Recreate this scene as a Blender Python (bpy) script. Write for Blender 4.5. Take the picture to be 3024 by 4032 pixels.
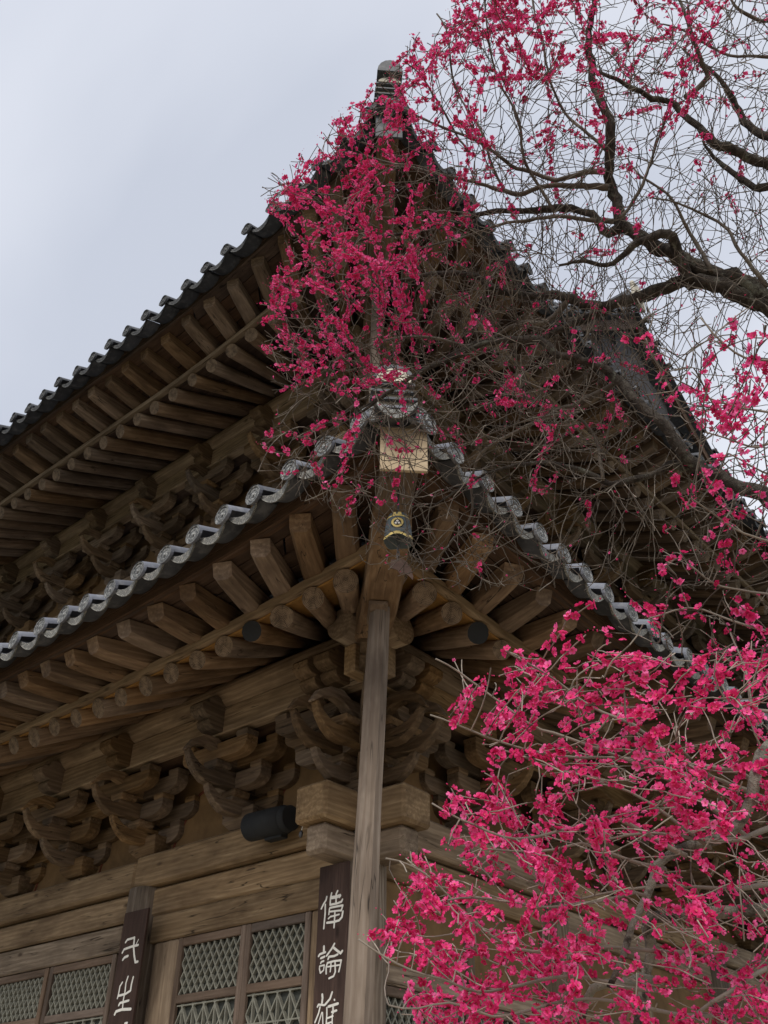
import bpy, bmesh, math, random
import numpy as np
from mathutils import Vector, Matrix, Euler

for o in list(bpy.data.objects):
    bpy.data.objects.remove(o, do_unlink=True)
random.seed(7)
RNG = np.random.default_rng(11)
SC = bpy.context.scene
COL = SC.collection

# ------------------------------------------------------------------ camera
CAM = np.array([6.59, -7.215, 1.6])
YAW, PITCH, ROLL = [math.radians(a) for a in (41.34, 35.4, 0.88)]
FPX, PW, PH = 3803.0, 3024, 4032
_f = np.array([-math.sin(YAW)*math.cos(PITCH), math.cos(YAW)*math.cos(PITCH), math.sin(PITCH)])
_r0 = np.array([math.cos(YAW), math.sin(YAW), 0.0])
_u0 = np.cross(_r0, _f)
CR = math.cos(ROLL)*_r0 + math.sin(ROLL)*_u0
CU = -math.sin(ROLL)*_r0 + math.cos(ROLL)*_u0
CF = _f
cd = bpy.data.cameras.new('camera')
cam = bpy.data.objects.new('camera', cd)
COL.objects.link(cam)
cd.sensor_fit = 'VERTICAL'
cd.sensor_height = 36.0
cd.lens = FPX/PH*36.0
cd.clip_start = 0.05
cd.clip_end = 5000
m = Matrix.Identity(4)
for i in range(3):
    m[i][0], m[i][1], m[i][2], m[i][3] = CR[i], CU[i], -CF[i], CAM[i]
cam.matrix_world = m
SC.camera = cam

# ------------------------------------------------------------------ sky and light (overcast)
SUN_EL, SUN_AZ = math.radians(48), math.radians(152)
w = bpy.data.worlds.new('World')
SC.world = w
w.use_nodes = True
nt = w.node_tree
nt.nodes.clear()
N = nt.nodes.new
sky = N('ShaderNodeTexSky'); sky.sky_type = 'NISHITA'; sky.sun_disc = False
sky.sun_elevation = SUN_EL; sky.sun_rotation = SUN_AZ
sky.air_density = 1.0; sky.dust_density = 3.0
bg1 = N('ShaderNodeBackground'); bg1.inputs['Strength'].default_value = 0.1
nt.links.new(sky.outputs[0], bg1.inputs[0])
tc = N('ShaderNodeTexCoord')
ns = N('ShaderNodeTexNoise'); ns.inputs['Scale'].default_value = 1.3; ns.inputs['Detail'].default_value = 5; ns.inputs['Roughness'].default_value = 0.45
ns.inputs['Distortion'].default_value = 0.4
nt.links.new(tc.outputs['Generated'], ns.inputs['Vector'])
rp = N('ShaderNodeValToRGB')
rp.color_ramp.elements[0].position = 0.36; rp.color_ramp.elements[0].color = (0.328, 0.348, 0.398, 1)
rp.color_ramp.elements[1].position = 0.66; rp.color_ramp.elements[1].color = (0.487, 0.50, 0.538, 1)
nt.links.new(ns.outputs[0], rp.inputs[0])
bg2 = N('ShaderNodeBackground'); bg2.inputs['Strength'].default_value = 1.0
nt.links.new(rp.outputs[0], bg2.inputs[0])
mx = N('ShaderNodeMixShader'); mx.inputs[0].default_value = 0.9
nt.links.new(bg1.outputs[0], mx.inputs[1]); nt.links.new(bg2.outputs[0], mx.inputs[2])
wo = N('ShaderNodeOutputWorld'); nt.links.new(mx.outputs[0], wo.inputs[0])
sl = bpy.data.lights.new('sun', 'SUN'); sl.energy = 1.5; sl.angle = math.radians(25); sl.color = (1.0, 0.96, 0.9)
so = bpy.data.objects.new('sun', sl); COL.objects.link(so)
sd = Vector((math.sin(SUN_AZ)*math.cos(SUN_EL), math.cos(SUN_AZ)*math.cos(SUN_EL), math.sin(SUN_EL)))
so.rotation_euler = sd.to_track_quat('Z', 'Y').to_euler()
vs = SC.view_settings
vs.view_transform = 'Standard'; vs.look = 'None'; vs.exposure = 0.95; vs.gamma = 1.0; vs.use_curve_mapping = False

# ------------------------------------------------------------------ pixel helpers (a pixel gives a direction only)
def ray(px, py):
    return CF + CR*((px-PW/2)/FPX) - CU*((py-PH/2)/FPX)
def on_y(px, py, y):
    d = ray(px, py); return CAM + d*((y-CAM[1])/d[1])
def at_depth(px, py, d):
    return CAM + ray(px, py)*d

# ------------------------------------------------------------------ materials
def nmat(name):
    mt = bpy.data.materials.new(name); mt.use_nodes = True
    t = mt.node_tree; b = t.nodes['Principled BSDF']
    return mt, t, b
def mixc(t, fac, a, b, mode='MIX'):
    n = t.nodes.new('ShaderNodeMix'); n.data_type = 'RGBA'; n.blend_type = mode
    for k, v in ((0, fac), (6, a), (7, b)):
        if hasattr(v, 'is_linked') or hasattr(v, 'links'): t.links.new(v, n.inputs[k])
        else: n.inputs[k].default_value = v
    return n.outputs[2]
def ramp(t, src, stops):
    n = t.nodes.new('ShaderNodeValToRGB'); e = n.color_ramp.elements
    while len(e) < len(stops): e.new(0.5)
    for k, (p, c) in enumerate(stops):
        e[k].position = p; e[k].color = (c[0], c[1], c[2], 1) if isinstance(c, (tuple, list)) else (c, c, c, 1)
    t.links.new(src, n.inputs[0]); return n.outputs[0]
def noise(t, vec, scale, detail=4, rough=0.55, dist=0.0):
    n = t.nodes.new('ShaderNodeTexNoise')
    n.inputs['Scale'].default_value = scale; n.inputs['Detail'].default_value = detail
    n.inputs['Roughness'].default_value = rough; n.inputs['Distortion'].default_value = dist
    t.links.new(vec, n.inputs['Vector']); return n.outputs[0]
def coords(t, scale=(1, 1, 1), rnd=True):
    c = t.nodes.new('ShaderNodeTexCoord'); v = c.outputs['Object']
    if rnd:
        oi = t.nodes.new('ShaderNodeObjectInfo')
        ml = t.nodes.new('ShaderNodeVectorMath'); ml.operation = 'SCALE'; ml.inputs[0].default_value = (37, 17, 23)
        t.links.new(oi.outputs['Random'], ml.inputs['Scale'])
        ad = t.nodes.new('ShaderNodeVectorMath'); ad.operation = 'ADD'
        t.links.new(v, ad.inputs[0]); t.links.new(ml.outputs[0], ad.inputs[1]); v = ad.outputs[0]
    mp = t.nodes.new('ShaderNodeMapping'); mp.inputs['Scale'].default_value = scale
    t.links.new(v, mp.inputs['Vector']); return mp.outputs[0]
def bump(t, b, h, strength=0.4, dist=0.01):
    n = t.nodes.new('ShaderNodeBump'); n.inputs['Strength'].default_value = strength; n.inputs['Distance'].default_value = dist
    t.links.new(h, n.inputs['Height']); t.links.new(n.outputs[0], b.inputs['Normal'])
def math_n(t, op, a, b=None):
    n = t.nodes.new('ShaderNodeMath'); n.operation = op
    for k, v in ((0, a), (1, b)):
        if v is None: continue
        if isinstance(v, (int, float)): n.inputs[k].default_value = v
        else: t.links.new(v, n.inputs[k])
    return n.outputs[0]

def wood(name, dark, mid, light, vary=0.25, crack=1.0, grain=1.0, stain=0.5):
    mt, t, b = nmat(name)
    fine = noise(t, coords(t, (0.42, 13*grain, 13*grain)), 2.4, 6, 0.62, 0.6)
    # flat-sawn contour grain: bands bent by a slow noise
    wv = t.nodes.new('ShaderNodeTexWave'); wv.wave_type = 'BANDS'; wv.bands_direction = 'Z'
    wv.inputs['Scale'].default_value = 1.7*grain; wv.inputs['Distortion'].default_value = 11.0
    wv.inputs['Detail'].default_value = 3.0; wv.inputs['Detail Scale'].default_value = 0.9; wv.inputs['Detail Roughness'].default_value = 0.6
    t.links.new(coords(t, (0.55, 3.2, 3.2)), wv.inputs['Vector'])
    g = math_n(t, 'ADD', math_n(t, 'MULTIPLY', fine, 0.84), math_n(t, 'MULTIPLY', wv.outputs['Fac'], 0.16))
    dk2 = tuple(0.55*a+0.45*b2 for a, b2 in zip(dark, mid))
    c = ramp(t, g, [(0.22, dk2), (0.5, mid), (0.80, light)])
    big = noise(t, coords(t, (0.7, 2.2, 2.2)), 1.6, 4, 0.6, 0.3)
    c = mixc(t, math_n(t, 'MULTIPLY', ramp(t, big, [(0.40, 0.0), (0.66, 1.0)]), stain*1.3), c, (dark[0]*0.75, dark[1]*0.72, dark[2]*0.72, 1))
    oi = t.nodes.new('ShaderNodeObjectInfo')
    v = t.nodes.new('ShaderNodeMapRange'); v.inputs[3].default_value = 1-vary; v.inputs[4].default_value = 1+vary
    t.links.new(oi.outputs['Random'], v.inputs[0])
    hs = t.nodes.new('ShaderNodeHueSaturation'); t.links.new(c, hs.inputs['Color']); t.links.new(v.outputs[0], hs.inputs['Value'])
    fr = math_n(t, 'FRACT', math_n(t, 'MULTIPLY', oi.outputs['Random'], 7.31))
    v2 = t.nodes.new('ShaderNodeMapRange'); v2.inputs[3].default_value = 1-vary*0.9; v2.inputs[4].default_value = 1+vary*0.35
    t.links.new(fr, v2.inputs[0]); t.links.new(v2.outputs[0], hs.inputs['Saturation'])
    # checks (drying cracks) along the grain
    ck = noise(t, coords(t, (0.3, 5, 5)), 3.1, 2, 0.4, 0.25)
    ckm = ramp(t, ck, [(0.480, 0.0), (0.495, 1.0), (0.510, 0.0)])
    gate = ramp(t, noise(t, coords(t, (0.8, 1.7, 1.7)), 2.0, 2), [(0.5, 0.0), (0.6, 1.0)])
    ckf = math_n(t, 'MULTIPLY', math_n(t, 'MULTIPLY', ckm, gate), crack)
    c2 = mixc(t, ckf, hs.outputs[0], (dark[0]*0.2, dark[1]*0.2, dark[2]*0.2, 1))
    # knots
    vo = t.nodes.new('ShaderNodeTexVoronoi'); vo.inputs['Scale'].default_value = 1.0
    t.links.new(coords(t, (1.1, 2.6, 2.6)), vo.inputs['Vector'])
    kn = ramp(t, vo.outputs['Distance'], [(0.03, 1.0), (0.085, 0.0)])
    c3 = mixc(t, math_n(t, 'MULTIPLY', kn, 0.75), c2, (dark[0]*0.35, dark[1]*0.3, dark[2]*0.3, 1))
    t.links.new(c3, b.inputs['Base Color'])
    b.inputs['Roughness'].default_value = 0.82
    b.inputs['Specular IOR Level'].default_value = 0.25
    h = math_n(t, 'SUBTRACT', math_n(t, 'MULTIPLY', g, 0.5), ckf)
    bump(t, b, h, 0.45, 0.010)
    return mt

M = {}
M['beam'] = wood('weathered_beam_wood', (0.105, 0.065, 0.034), (0.29, 0.198, 0.112), (0.45, 0.33, 0.20))
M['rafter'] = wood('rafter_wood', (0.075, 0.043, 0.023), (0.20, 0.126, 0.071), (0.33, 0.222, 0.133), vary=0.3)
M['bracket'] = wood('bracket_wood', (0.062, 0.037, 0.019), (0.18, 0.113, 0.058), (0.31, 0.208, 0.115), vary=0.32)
M['eave_board'] = wood('eave_board_wood', (0.12, 0.078, 0.042), (0.27, 0.19, 0.112), (0.40, 0.30, 0.19), vary=0.1)
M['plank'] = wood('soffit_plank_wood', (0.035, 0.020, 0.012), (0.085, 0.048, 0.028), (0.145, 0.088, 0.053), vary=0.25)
M['post'] = wood('silver_grey_post_wood', (0.085, 0.062, 0.045), (0.20, 0.155, 0.118), (0.30, 0.248, 0.20), vary=0.0, stain=0.5)
M['column'] = wood('column_wood', (0.075, 0.052, 0.033), (0.17, 0.122, 0.08), (0.36, 0.29, 0.21), crack=1.0)
M['door'] = wood('door_frame_wood', (0.10, 0.068, 0.046), (0.18, 0.125, 0.088), (0.26, 0.19, 0.14), crack=0.5)
M['sign'] = wood('signboard_wood', (0.035, 0.020, 0.015), (0.062, 0.036, 0.027), (0.095, 0.058, 0.044), vary=0.05, crack=0.4)
def end_grain():
    mt, t, b = nmat('log_end_grain')
    c = t.nodes.new('ShaderNodeTexCoord'); sx = t.nodes.new('ShaderNodeSeparateXYZ'); t.links.new(c.outputs['Object'], sx.inputs[0])
    y, z = sx.outputs[1], sx.outputs[2]
    r = math_n(t, 'SQRT', math_n(t, 'ADD', math_n(t, 'MULTIPLY', y, y), math_n(t, 'MULTIPLY', z, z)))
    ang = math_n(t, 'ARCTAN2', z, y)
    nz = noise(t, coords(t), 14, 4, 0.6)
    rings = math_n(t, 'SINE', math_n(t, 'ADD', math_n(t, 'MULTIPLY', r, 420.0), math_n(t, 'MULTIPLY', nz, 7.0)))
    oi = t.nodes.new('ShaderNodeObjectInfo')
    star = math_n(t, 'ABSOLUTE', math_n(t, 'SINE', math_n(t, 'ADD', math_n(t, 'MULTIPLY', ang, 2.5), math_n(t, 'MULTIPLY', oi.outputs['Random'], 9.0))))
    star = math_n(t, 'ADD', star, math_n(t, 'MULTIPLY', nz, 0.25))
    col = ramp(t, math_n(t, 'ADD', math_n(t, 'MULTIPLY', rings, 0.12), nz), [(0.3, (0.07, 0.045, 0.026)), (0.7, (0.25, 0.175, 0.11))])
    col = mixc(t, ramp(t, star, [(0.13, 0.9), (0.22, 0.0)]), col, (0.012, 0.008, 0.006, 1))
    t.links.new(col, b.inputs['Base Color']); b.inputs['Roughness'].default_value = 0.9
    return mt
M['end_grain'] = end_grain()
M['pale_wood'] = wood('pale_new_board_wood', (0.31, 0.235, 0.145), (0.40, 0.31, 0.20), (0.47, 0.375, 0.25), vary=0.0, crack=0.3, stain=0.15)

def plain(name, col, rough=0.8, var=0.2, scale=6, metal=0.0, bmp=0.2):
    mt, t, b = nmat(name)
    n = noise(t, coords(t), scale, 6, 0.6, 0.3)
    c = ramp(t, n, [(0.3, tuple(v*(1-var) for v in col)), (0.7, tuple(min(1, v*(1+var)) for v in col))])
    t.links.new(c, b.inputs['Base Color'])
    b.inputs['Roughness'].default_value = rough; b.inputs['Metallic'].default_value = metal
    b.inputs['Specular IOR Level'].default_value = 0.3
    if bmp: bump(t, b, n, bmp, 0.01)
    return mt
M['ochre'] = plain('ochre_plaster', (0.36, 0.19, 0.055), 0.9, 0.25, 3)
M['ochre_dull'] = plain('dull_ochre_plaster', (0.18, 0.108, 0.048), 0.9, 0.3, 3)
M['red_line'] = plain('dark_red_line_paint', (0.16, 0.045, 0.025), 0.8, 0.3, 9, bmp=0)
M['lattice'] = plain('grey_lattice_wood', (0.27, 0.262, 0.21), 0.85, 0.25, 12)
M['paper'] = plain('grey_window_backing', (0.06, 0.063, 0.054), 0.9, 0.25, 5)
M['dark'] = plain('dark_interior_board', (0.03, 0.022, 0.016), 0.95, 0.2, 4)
M['mortar'] = plain('lime_mortar', (0.50, 0.46, 0.375), 0.95, 0.35, 5)
M['mortar_grey'] = plain('grey_mortar', (0.36, 0.33, 0.27), 0.9, 0.35, 6)  # greyer, darker mortar for the upper hip ridge
M['black'] = plain('black_metal', (0.022, 0.023, 0.024), 0.75, 0.15, 5, bmp=0.05)
M['white'] = plain('white_letter_paint', (0.74, 0.71, 0.64), 0.7, 0.12, 14, bmp=0.05)
M['sand'] = plain('sandy_courtyard', (0.36, 0.30, 0.22), 0.95, 0.2, 0.8)
M['ground'] = plain('wooded_ground', (0.055, 0.06, 0.032), 0.95, 0.4, 0.3)
M['stone'] = plain('granite_platform', (0.25, 0.235, 0.215), 0.9, 0.25, 4)
M['bell'] = plain('bell_blue_grey', (0.085, 0.105, 0.115), 0.55, 0.2, 10)
M['yellow'] = plain('bell_yellow_paint', (0.62, 0.47, 0.16), 0.6, 0.15, 10, bmp=0.05)
M['iron'] = plain('iron_chain', (0.10, 0.10, 0.105), 0.5, 0.25, 20, metal=0.6)
M['tin'] = plain('grey_gable_plank', (0.055, 0.051, 0.052), 0.8, 0.5, 2.2)

def tile_mat(name, base, pale, amount):
    mt, t, b = nmat(name)
    n = noise(t, coords(t), 9, 7, 0.65, 0.3)
    n2 = noise(t, coords(t), 2.2, 5, 0.6, 0.5)
    c = ramp(t, n2, [(0.3, tuple(v*0.7 for v in base)), (0.7, tuple(v*1.3 for v in base))])
    f = ramp(t, n, [(0.5, 0.0), (0.66, amount)])
    c = mixc(t, f, c, (*pale, 1))
    oi = t.nodes.new('ShaderNodeObjectInfo')
    v = t.nodes.new('ShaderNodeMapRange'); v.inputs[3].default_value = 0.72; v.inputs[4].default_value = 1.25
    t.links.new(oi.outputs['Random'], v.inputs[0])
    hs = t.nodes.new('ShaderNodeHueSaturation'); t.links.new(c, hs.inputs['Color']); t.links.new(v.outputs[0], hs.inputs['Value'])
    t.links.new(hs.outputs[0], b.inputs['Base Color'])
    b.inputs['Roughness'].default_value = 0.62; b.inputs['Specular IOR Level'].default_value = 0.4
    bump(t, b, n, 0.35, 0.006)
    return mt
M['tile'] = tile_mat('grey_roof_tile', (0.135, 0.143, 0.168), (0.30, 0.30, 0.30), 0.5)
M['tile_dark_shaded'] = tile_mat('dark_and_shaded_roof_tile', (0.055, 0.058, 0.066), (0.22, 0.22, 0.22), 0.35)  # dark ridge tile; doubles as painted shade on upper roof and pan bodies
def face_mat(name, dark, pale):      # carved relief of an eave tile end, local YZ plane is the face
    mt, t, b = nmat(name)
    c = t.nodes.new('ShaderNodeTexCoord')
    n = noise(t, c.outputs['Object'], 17, 1.0, 0.4, 3.2)
    nn = noise(t, coords(t), 11, 4, 0.6)
    pat = ramp(t, n, [(0.44, 0.0), (0.475, 1.0), (0.545, 1.0), (0.58, 0.1)])
    col = mixc(t, pat, (*dark, 1), (*pale, 1))
    col = mixc(t, ramp(t, nn, [(0.40, 0.5), (0.62, 0.0)]), col, (dark[0]*0.6, dark[1]*0.6, dark[2]*0.6, 1))
    t.links.new(col, b.inputs['Base Color']); b.inputs['Roughness'].default_value = 0.8
    bump(t, b, pat, 0.8, 0.008)
    return mt
M['face'] = face_mat('carved_tile_face', (0.09, 0.095, 0.10), (0.42, 0.42, 0.40))
M['drop'] = face_mat('carved_drop_tile_face', (0.13, 0.13, 0.125), (0.43, 0.42, 0.375))
M['face_shaded'] = face_mat('shaded_carved_tile_face', (0.03, 0.032, 0.035), (0.17, 0.17, 0.165))  # face colour darkened to paint the upper tiles' silhouette shade

def bark_mat(name='plum_bark', pale=0.0):
    mt, t, b = nmat(name)
    n = noise(t, coords(t, rnd=False), 22, 8, 0.7, 0.6)
    c = ramp(t, n, [(0.3, (0.016, 0.013, 0.011)), (0.52, (0.060, 0.050, 0.042)), (0.75, (0.13, 0.115, 0.095))])
    l = noise(t, coords(t, rnd=False), 9, 6, 0.7, 0.4)
    c = mixc(t, ramp(t, l, [(0.55-0.15*pale, 0.0), (0.66-0.12*pale, 0.65+0.2*pale)]), c, (0.21+0.10*pale, 0.215+0.08*pale, 0.17+0.07*pale, 1))
    t.links.new(c, b.inputs['Base Color']); b.inputs['Roughness'].default_value = 0.95
    b.inputs['Specular IOR Level'].default_value = 0.15
    bump(t, b, n, 1.0, 0.03)
    return mt
M['bark'] = bark_mat()
M['bark_pale'] = bark_mat('lichened_plum_bark', 1.0)
def twig_mat():
    mt, t, b = nmat('plum_twig_bark')
    n = noise(t, coords(t, rnd=False), 7, 5, 0.6)
    a = t.nodes.new('ShaderNodeAttribute'); a.attribute_name = 'tint'
    c = ramp(t, n, [(0.3, (0.035, 0.027, 0.022)), (0.55, (0.10, 0.083, 0.066)), (0.75, (0.20, 0.18, 0.145))])
    c = mixc(t, a.outputs['Fac'], c, (0.40, 0.345, 0.285, 1))
    t.links.new(c, b.inputs['Base Color']); b.inputs['Roughness'].default_value = 0.85
    b.inputs['Specular IOR Level'].default_value = 0.2
    return mt
M['twig'] = twig_mat()
def petal_mat():
    mt, t, b = nmat('plum_blossom_petal')
    a = t.nodes.new('ShaderNodeAttribute'); a.attribute_name = 'tint'
    c = ramp(t, a.outputs['Fac'], [(0.0, (0.50, 0.012, 0.085)), (0.35, (0.78, 0.038, 0.20)), (0.62, (0.88, 0.11, 0.34)), (0.72, (0.92, 0.20, 0.45)), (0.76, (0.16, 0.012, 0.02)), (0.86, (0.22, 0.03, 0.03)), (0.90, (0.66, 0.38, 0.12))])
    t.links.new(c, b.inputs['Base Color']); b.inputs['Roughness'].default_value = 0.6
    b.inputs['Specular IOR Level'].default_value = 0.2
    tr = t.nodes.new('ShaderNodeBsdfTranslucent'); t.links.new(c, tr.inputs['Color'])
    mxs = t.nodes.new('ShaderNodeMixShader'); mxs.inputs[0].default_value = 0.35
    t.links.new(b.outputs[0], mxs.inputs[1]); t.links.new(tr.outputs[0], mxs.inputs[2])
    t.links.new(mxs.outputs[0], t.nodes['Material Output'].inputs[0])
    return mt
M['petal'] = petal_mat()

# ------------------------------------------------------------------ mesh helpers
def newmesh(name, verts, faces, smooth=False):
    me = bpy.data.meshes.new(name)
    me.from_pydata([tuple(v) for v in verts], [], faces); me.update()
    if smooth:
        me.polygons.foreach_set('use_smooth', [True]*len(me.polygons))
    return me
def fixn(me):
    bm = bmesh.new(); bm.from_mesh(me); bmesh.ops.recalc_face_normals(bm, faces=bm.faces); bm.to_mesh(me); bm.free(); return me
def obj(name, me, mat=None, parent=None, mw=None):
    o = bpy.data.objects.new(name, me); COL.objects.link(o)
    if mat is not None and me is not None and len(me.materials) == 0: me.materials.append(mat)
    if mw is not None: o.matrix_world = mw
    if parent is not None: o.parent = parent      # parents stay at the world origin unless noted
    return o
def empty(name, loc=(0, 0, 0)):
    o = bpy.data.objects.new(name, None); COL.objects.link(o); o.location = loc; return o
def tag(o, label=None, cat=None, group=None, kind=None):
    for k, v in (('label', label), ('category', cat), ('group', group), ('kind', kind)):
        if v: o[k] = v
    return o
def frame(loc, xdir, up=(0, 0, 1)):
    x = Vector(xdir).normalized(); u = Vector(up)
    y = u.cross(x).normalized(); z = x.cross(y)
    mm = Matrix.Identity(4)
    for i in range(3):
        mm[i][0], mm[i][1], mm[i][2], mm[i][3] = x[i], y[i], z[i], loc[i]
    return mm
def boxmesh(name, lx, ly, lz, bev=0.012, seg=1, x0=None):
    bm = bmesh.new(); bmesh.ops.create_cube(bm, size=1.0)
    for v in bm.verts: v.co = Vector((v.co.x*lx, v.co.y*ly, v.co.z*lz))
    if x0 is not None: bmesh.ops.translate(bm, verts=bm.verts, vec=(x0+lx/2, 0, 0))
    if bev > 0: bmesh.ops.bevel(bm, geom=list(bm.edges), offset=bev, segments=seg, profile=0.6, affect='EDGES')
    me = bpy.data.meshes.new(name); bm.to_mesh(me); bm.free(); return me
def beam(name, p0, p1, wy, hz, mat, parent=None, bev=0.012, up=(0, 0, 1), wob=0.0):
    p0, p1 = Vector(p0), Vector(p1); L = (p1-p0).length
    me = boxmesh(name, L, wy, hz, bev, x0=0)
    return obj(name, me, mat, parent, frame(p0, p1-p0, up))
def prism(name, poly, thick, bev=0.006):   # polygon in local X-Z, thickness along Y
    bm = bmesh.new()
    a = [bm.verts.new((x, -thick/2, z)) for x, z in poly]
    b_ = [bm.verts.new((x, thick/2, z)) for x, z in poly]
    n = len(poly)
    bm.faces.new(a); bm.faces.new(b_[::-1])
    for i in range(n): bm.faces.new((a[i], b_[i], b_[(i+1) % n], a[(i+1) % n]))
    bmesh.ops.recalc_face_normals(bm, faces=bm.faces)
    if bev: 
        ed = [e for e in bm.edges if len(e.link_faces) == 2 and e.calc_face_angle(0) > 0.9]
        bmesh.ops.bevel(bm, geom=ed, offset=bev, segments=1, affect='EDGES', clamp_overlap=True)
    me = bpy.data.meshes.new(name); bm.to_mesh(me); bm.free(); return me
def loft(name, rings, caps=True, smooth=True, closed=True):
    k = len(rings[0]); v = [p for r in rings for p in r]; f = []
    for i in range(len(rings)-1):
        for j in range(k if closed else k-1):
            a = i*k+j; b_ = i*k+(j+1) % k
            f.append((a, b_, b_+k, a+k))
    nside = len(f)
    if caps and closed:
        f.append(tuple(range(k-1, -1, -1))); f.append(tuple((len(rings)-1)*k+j for j in range(k)))
    me = newmesh(name, v, f)
    if smooth:
        sm = [i < nside for i in range(len(f))]; me.polygons.foreach_set('use_smooth', sm)
    return me
def tube_along(name, pts, radii, sides=8, caps=True):
    P = [Vector(p) for p in pts]; rings = []
    up = Vector((0, 0, 1)); prev = None
    for i, p in enumerate(P):
        t = (P[min(i+1, len(P)-1)]-P[max(i-1, 0)]).normalized()
        if prev is None:
            n = t.cross(up if abs(t.z) < 0.95 else Vector((1, 0, 0))).normalized()
        else:
            n = (prev - t*prev.dot(t)).normalized()
        prev = n; b_ = t.cross(n)
        rings.append([p + (n*math.cos(a)+b_*math.sin(a))*radii[i] for a in [2*math.pi*j/sides for j in range(sides)]])
    return loft(name, rings, caps)
def log_mesh(name, L, r0, r1, sides=14, bend=0.0, seed=0, mats=None):
    rg = random.Random(seed); rings = []
    n = 7; ph = rg.uniform(0, 6.28); e = rg.uniform(0.02, 0.05)
    for i in range(n):
        f = i/(n-1); r = r0+(r1-r0)*f
        cz = -bend*math.sin(math.pi*f) + rg.uniform(-0.004, 0.004); cy = rg.uniform(-0.005, 0.005)
        rings.append([(L*f, cy+r*(1+e*math.sin(2*a+ph)+rg.uniform(-0.012, 0.012))*math.cos(a), cz+r*(1+e*math.cos(2*a+ph))*math.sin(a)) for a in [2*math.pi*j/sides for j in range(sides)]])
    me_ = loft(name, rings)
    if mats:
        for q in mats: me_.materials.append(M[q])
        me_.polygons[len(me_.polygons)-1].material_index = 1
    return me_

# ------------------------------------------------------------------ setting
g = obj('ground', newmesh('ground', [(-1500, -1500, 0), (1500, -1500, 0), (1500, 1500, 0), (-1500, 1500, 0)], [(0, 1, 2, 3)]), M['ground'])  # unseen dark ground beyond the sand, keeping bounce light low
tag(g, kind='structure')
cy = [(6.0+12.5*math.cos(a)*(1+0.06*math.sin(5*a)), -6.0+12.5*math.sin(a)*(1+0.05*math.cos(4*a)), 0.004) for a in [2*math.pi*j/48 for j in range(48)]]
tag(obj('courtyard', newmesh('courtyard', cy, [tuple(range(48))]), M['sand']), kind='structure')  # unseen sand disc, sized to limit bounce light under the upper eaves
PLAT = 1.0
me = newmesh('stone_platform', [], [])
bm = bmesh.new(); bmesh.ops.create_cube(bm, size=1.0)
for v in bm.verts: v.co = Vector(((v.co.x+0.5)*-32+2.3 if True else 0, (v.co.y+0.5)*24-2.3, (v.co.z+0.5)*PLAT))
bmesh.ops.bevel(bm, geom=list(bm.edges), offset=0.03, segments=2, affect='EDGES')
bmesh.ops.recalc_face_normals(bm, faces=bm.faces)
bm.to_mesh(me); bm.free()
tag(obj('stone_platform', me, M['stone']), 'low granite platform carrying the timber hall', 'platform', kind='structure')

HALL = empty('temple_hall')
tag(HALL, 'weathered two storey timber temple hall with curved grey tile roofs', 'temple')

def P(side, s, o, z):
    return Vector((s, -o, z)) if side == 0 else Vector((o, -s, z))

# ---- facade of the lower storey
BAYS = [[0.0, -3.33, -7.72, -12.1], [0.0, -3.33, -7.72, -12.1, -16.5]]
Z_CH0, Z_PY0, Z_PY1 = 4.2, 4.53, 4.9
def column(s, side, r=0.27):
    p = P(side, s, 0, 0)
    rings = []
    for i in range(13):
        f = i/12; z = PLAT+(Z_PY0-PLAT)*f; rr = r*(1.06-0.10*f)
        rings.append([(z, rr*math.cos(a), rr*math.sin(a)) for a in [2*math.pi*j/20 for j in range(20)]])
    me = loft('column', rings)
    return obj('column', me, M['column'], HALL, frame((p.x, p.y, 0), (0, 0, 1), (0, 1, 0)))
column(0, 0)
for sd in (0, 1):
    for s in BAYS[sd][1:]: column(s, sd)

def tie(side, s0, s1, o, z0, z1, w_, mat, name='beam', bev=0.02):
    a, b_ = P(side, s0, o, (z0+z1)/2), P(side, s1, o, (z0+z1)/2)
    return beam(name, a, b_, w_, z1-z0, mat, HALL, bev)
for sd in (0, 1):
    # long plate beam pieces and the tie beam below them
    ends = BAYS[sd]
    prev = 0.74 if sd == 0 else -0.22
    for k, s in enumerate(ends[1:]):
        e = s + (0.30 if k == 0 else 0.0)*0 - 0.10
        tie(sd, prev, e, 0.0, Z_PY0, Z_PY1 - 0.012*k - (0.03 if k else 0), 0.43, M['beam'], 'plate_beam', 0.03)
        prev = e - 0.006
    if sd == 1: tie(sd, 0.215, 0.74, 0.0, Z_PY0+0.002, Z_PY1-0.003, 0.43, M['beam'], 'plate_beam', 0.03)
    for k in range(len(ends)-1):
        tie(sd, ends[k]-0.2, ends[k+1]+0.2, 0.0, Z_CH0, Z_PY0-0.02, 0.25, M['beam'], 'tie_beam', 0.025)
    tie(sd, 0.2, 0.655, 0.0, Z_CH0+0.04, Z_PY0-0.004, 0.27, M['beam'], 'tie_beam_end', 0.035)

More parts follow.
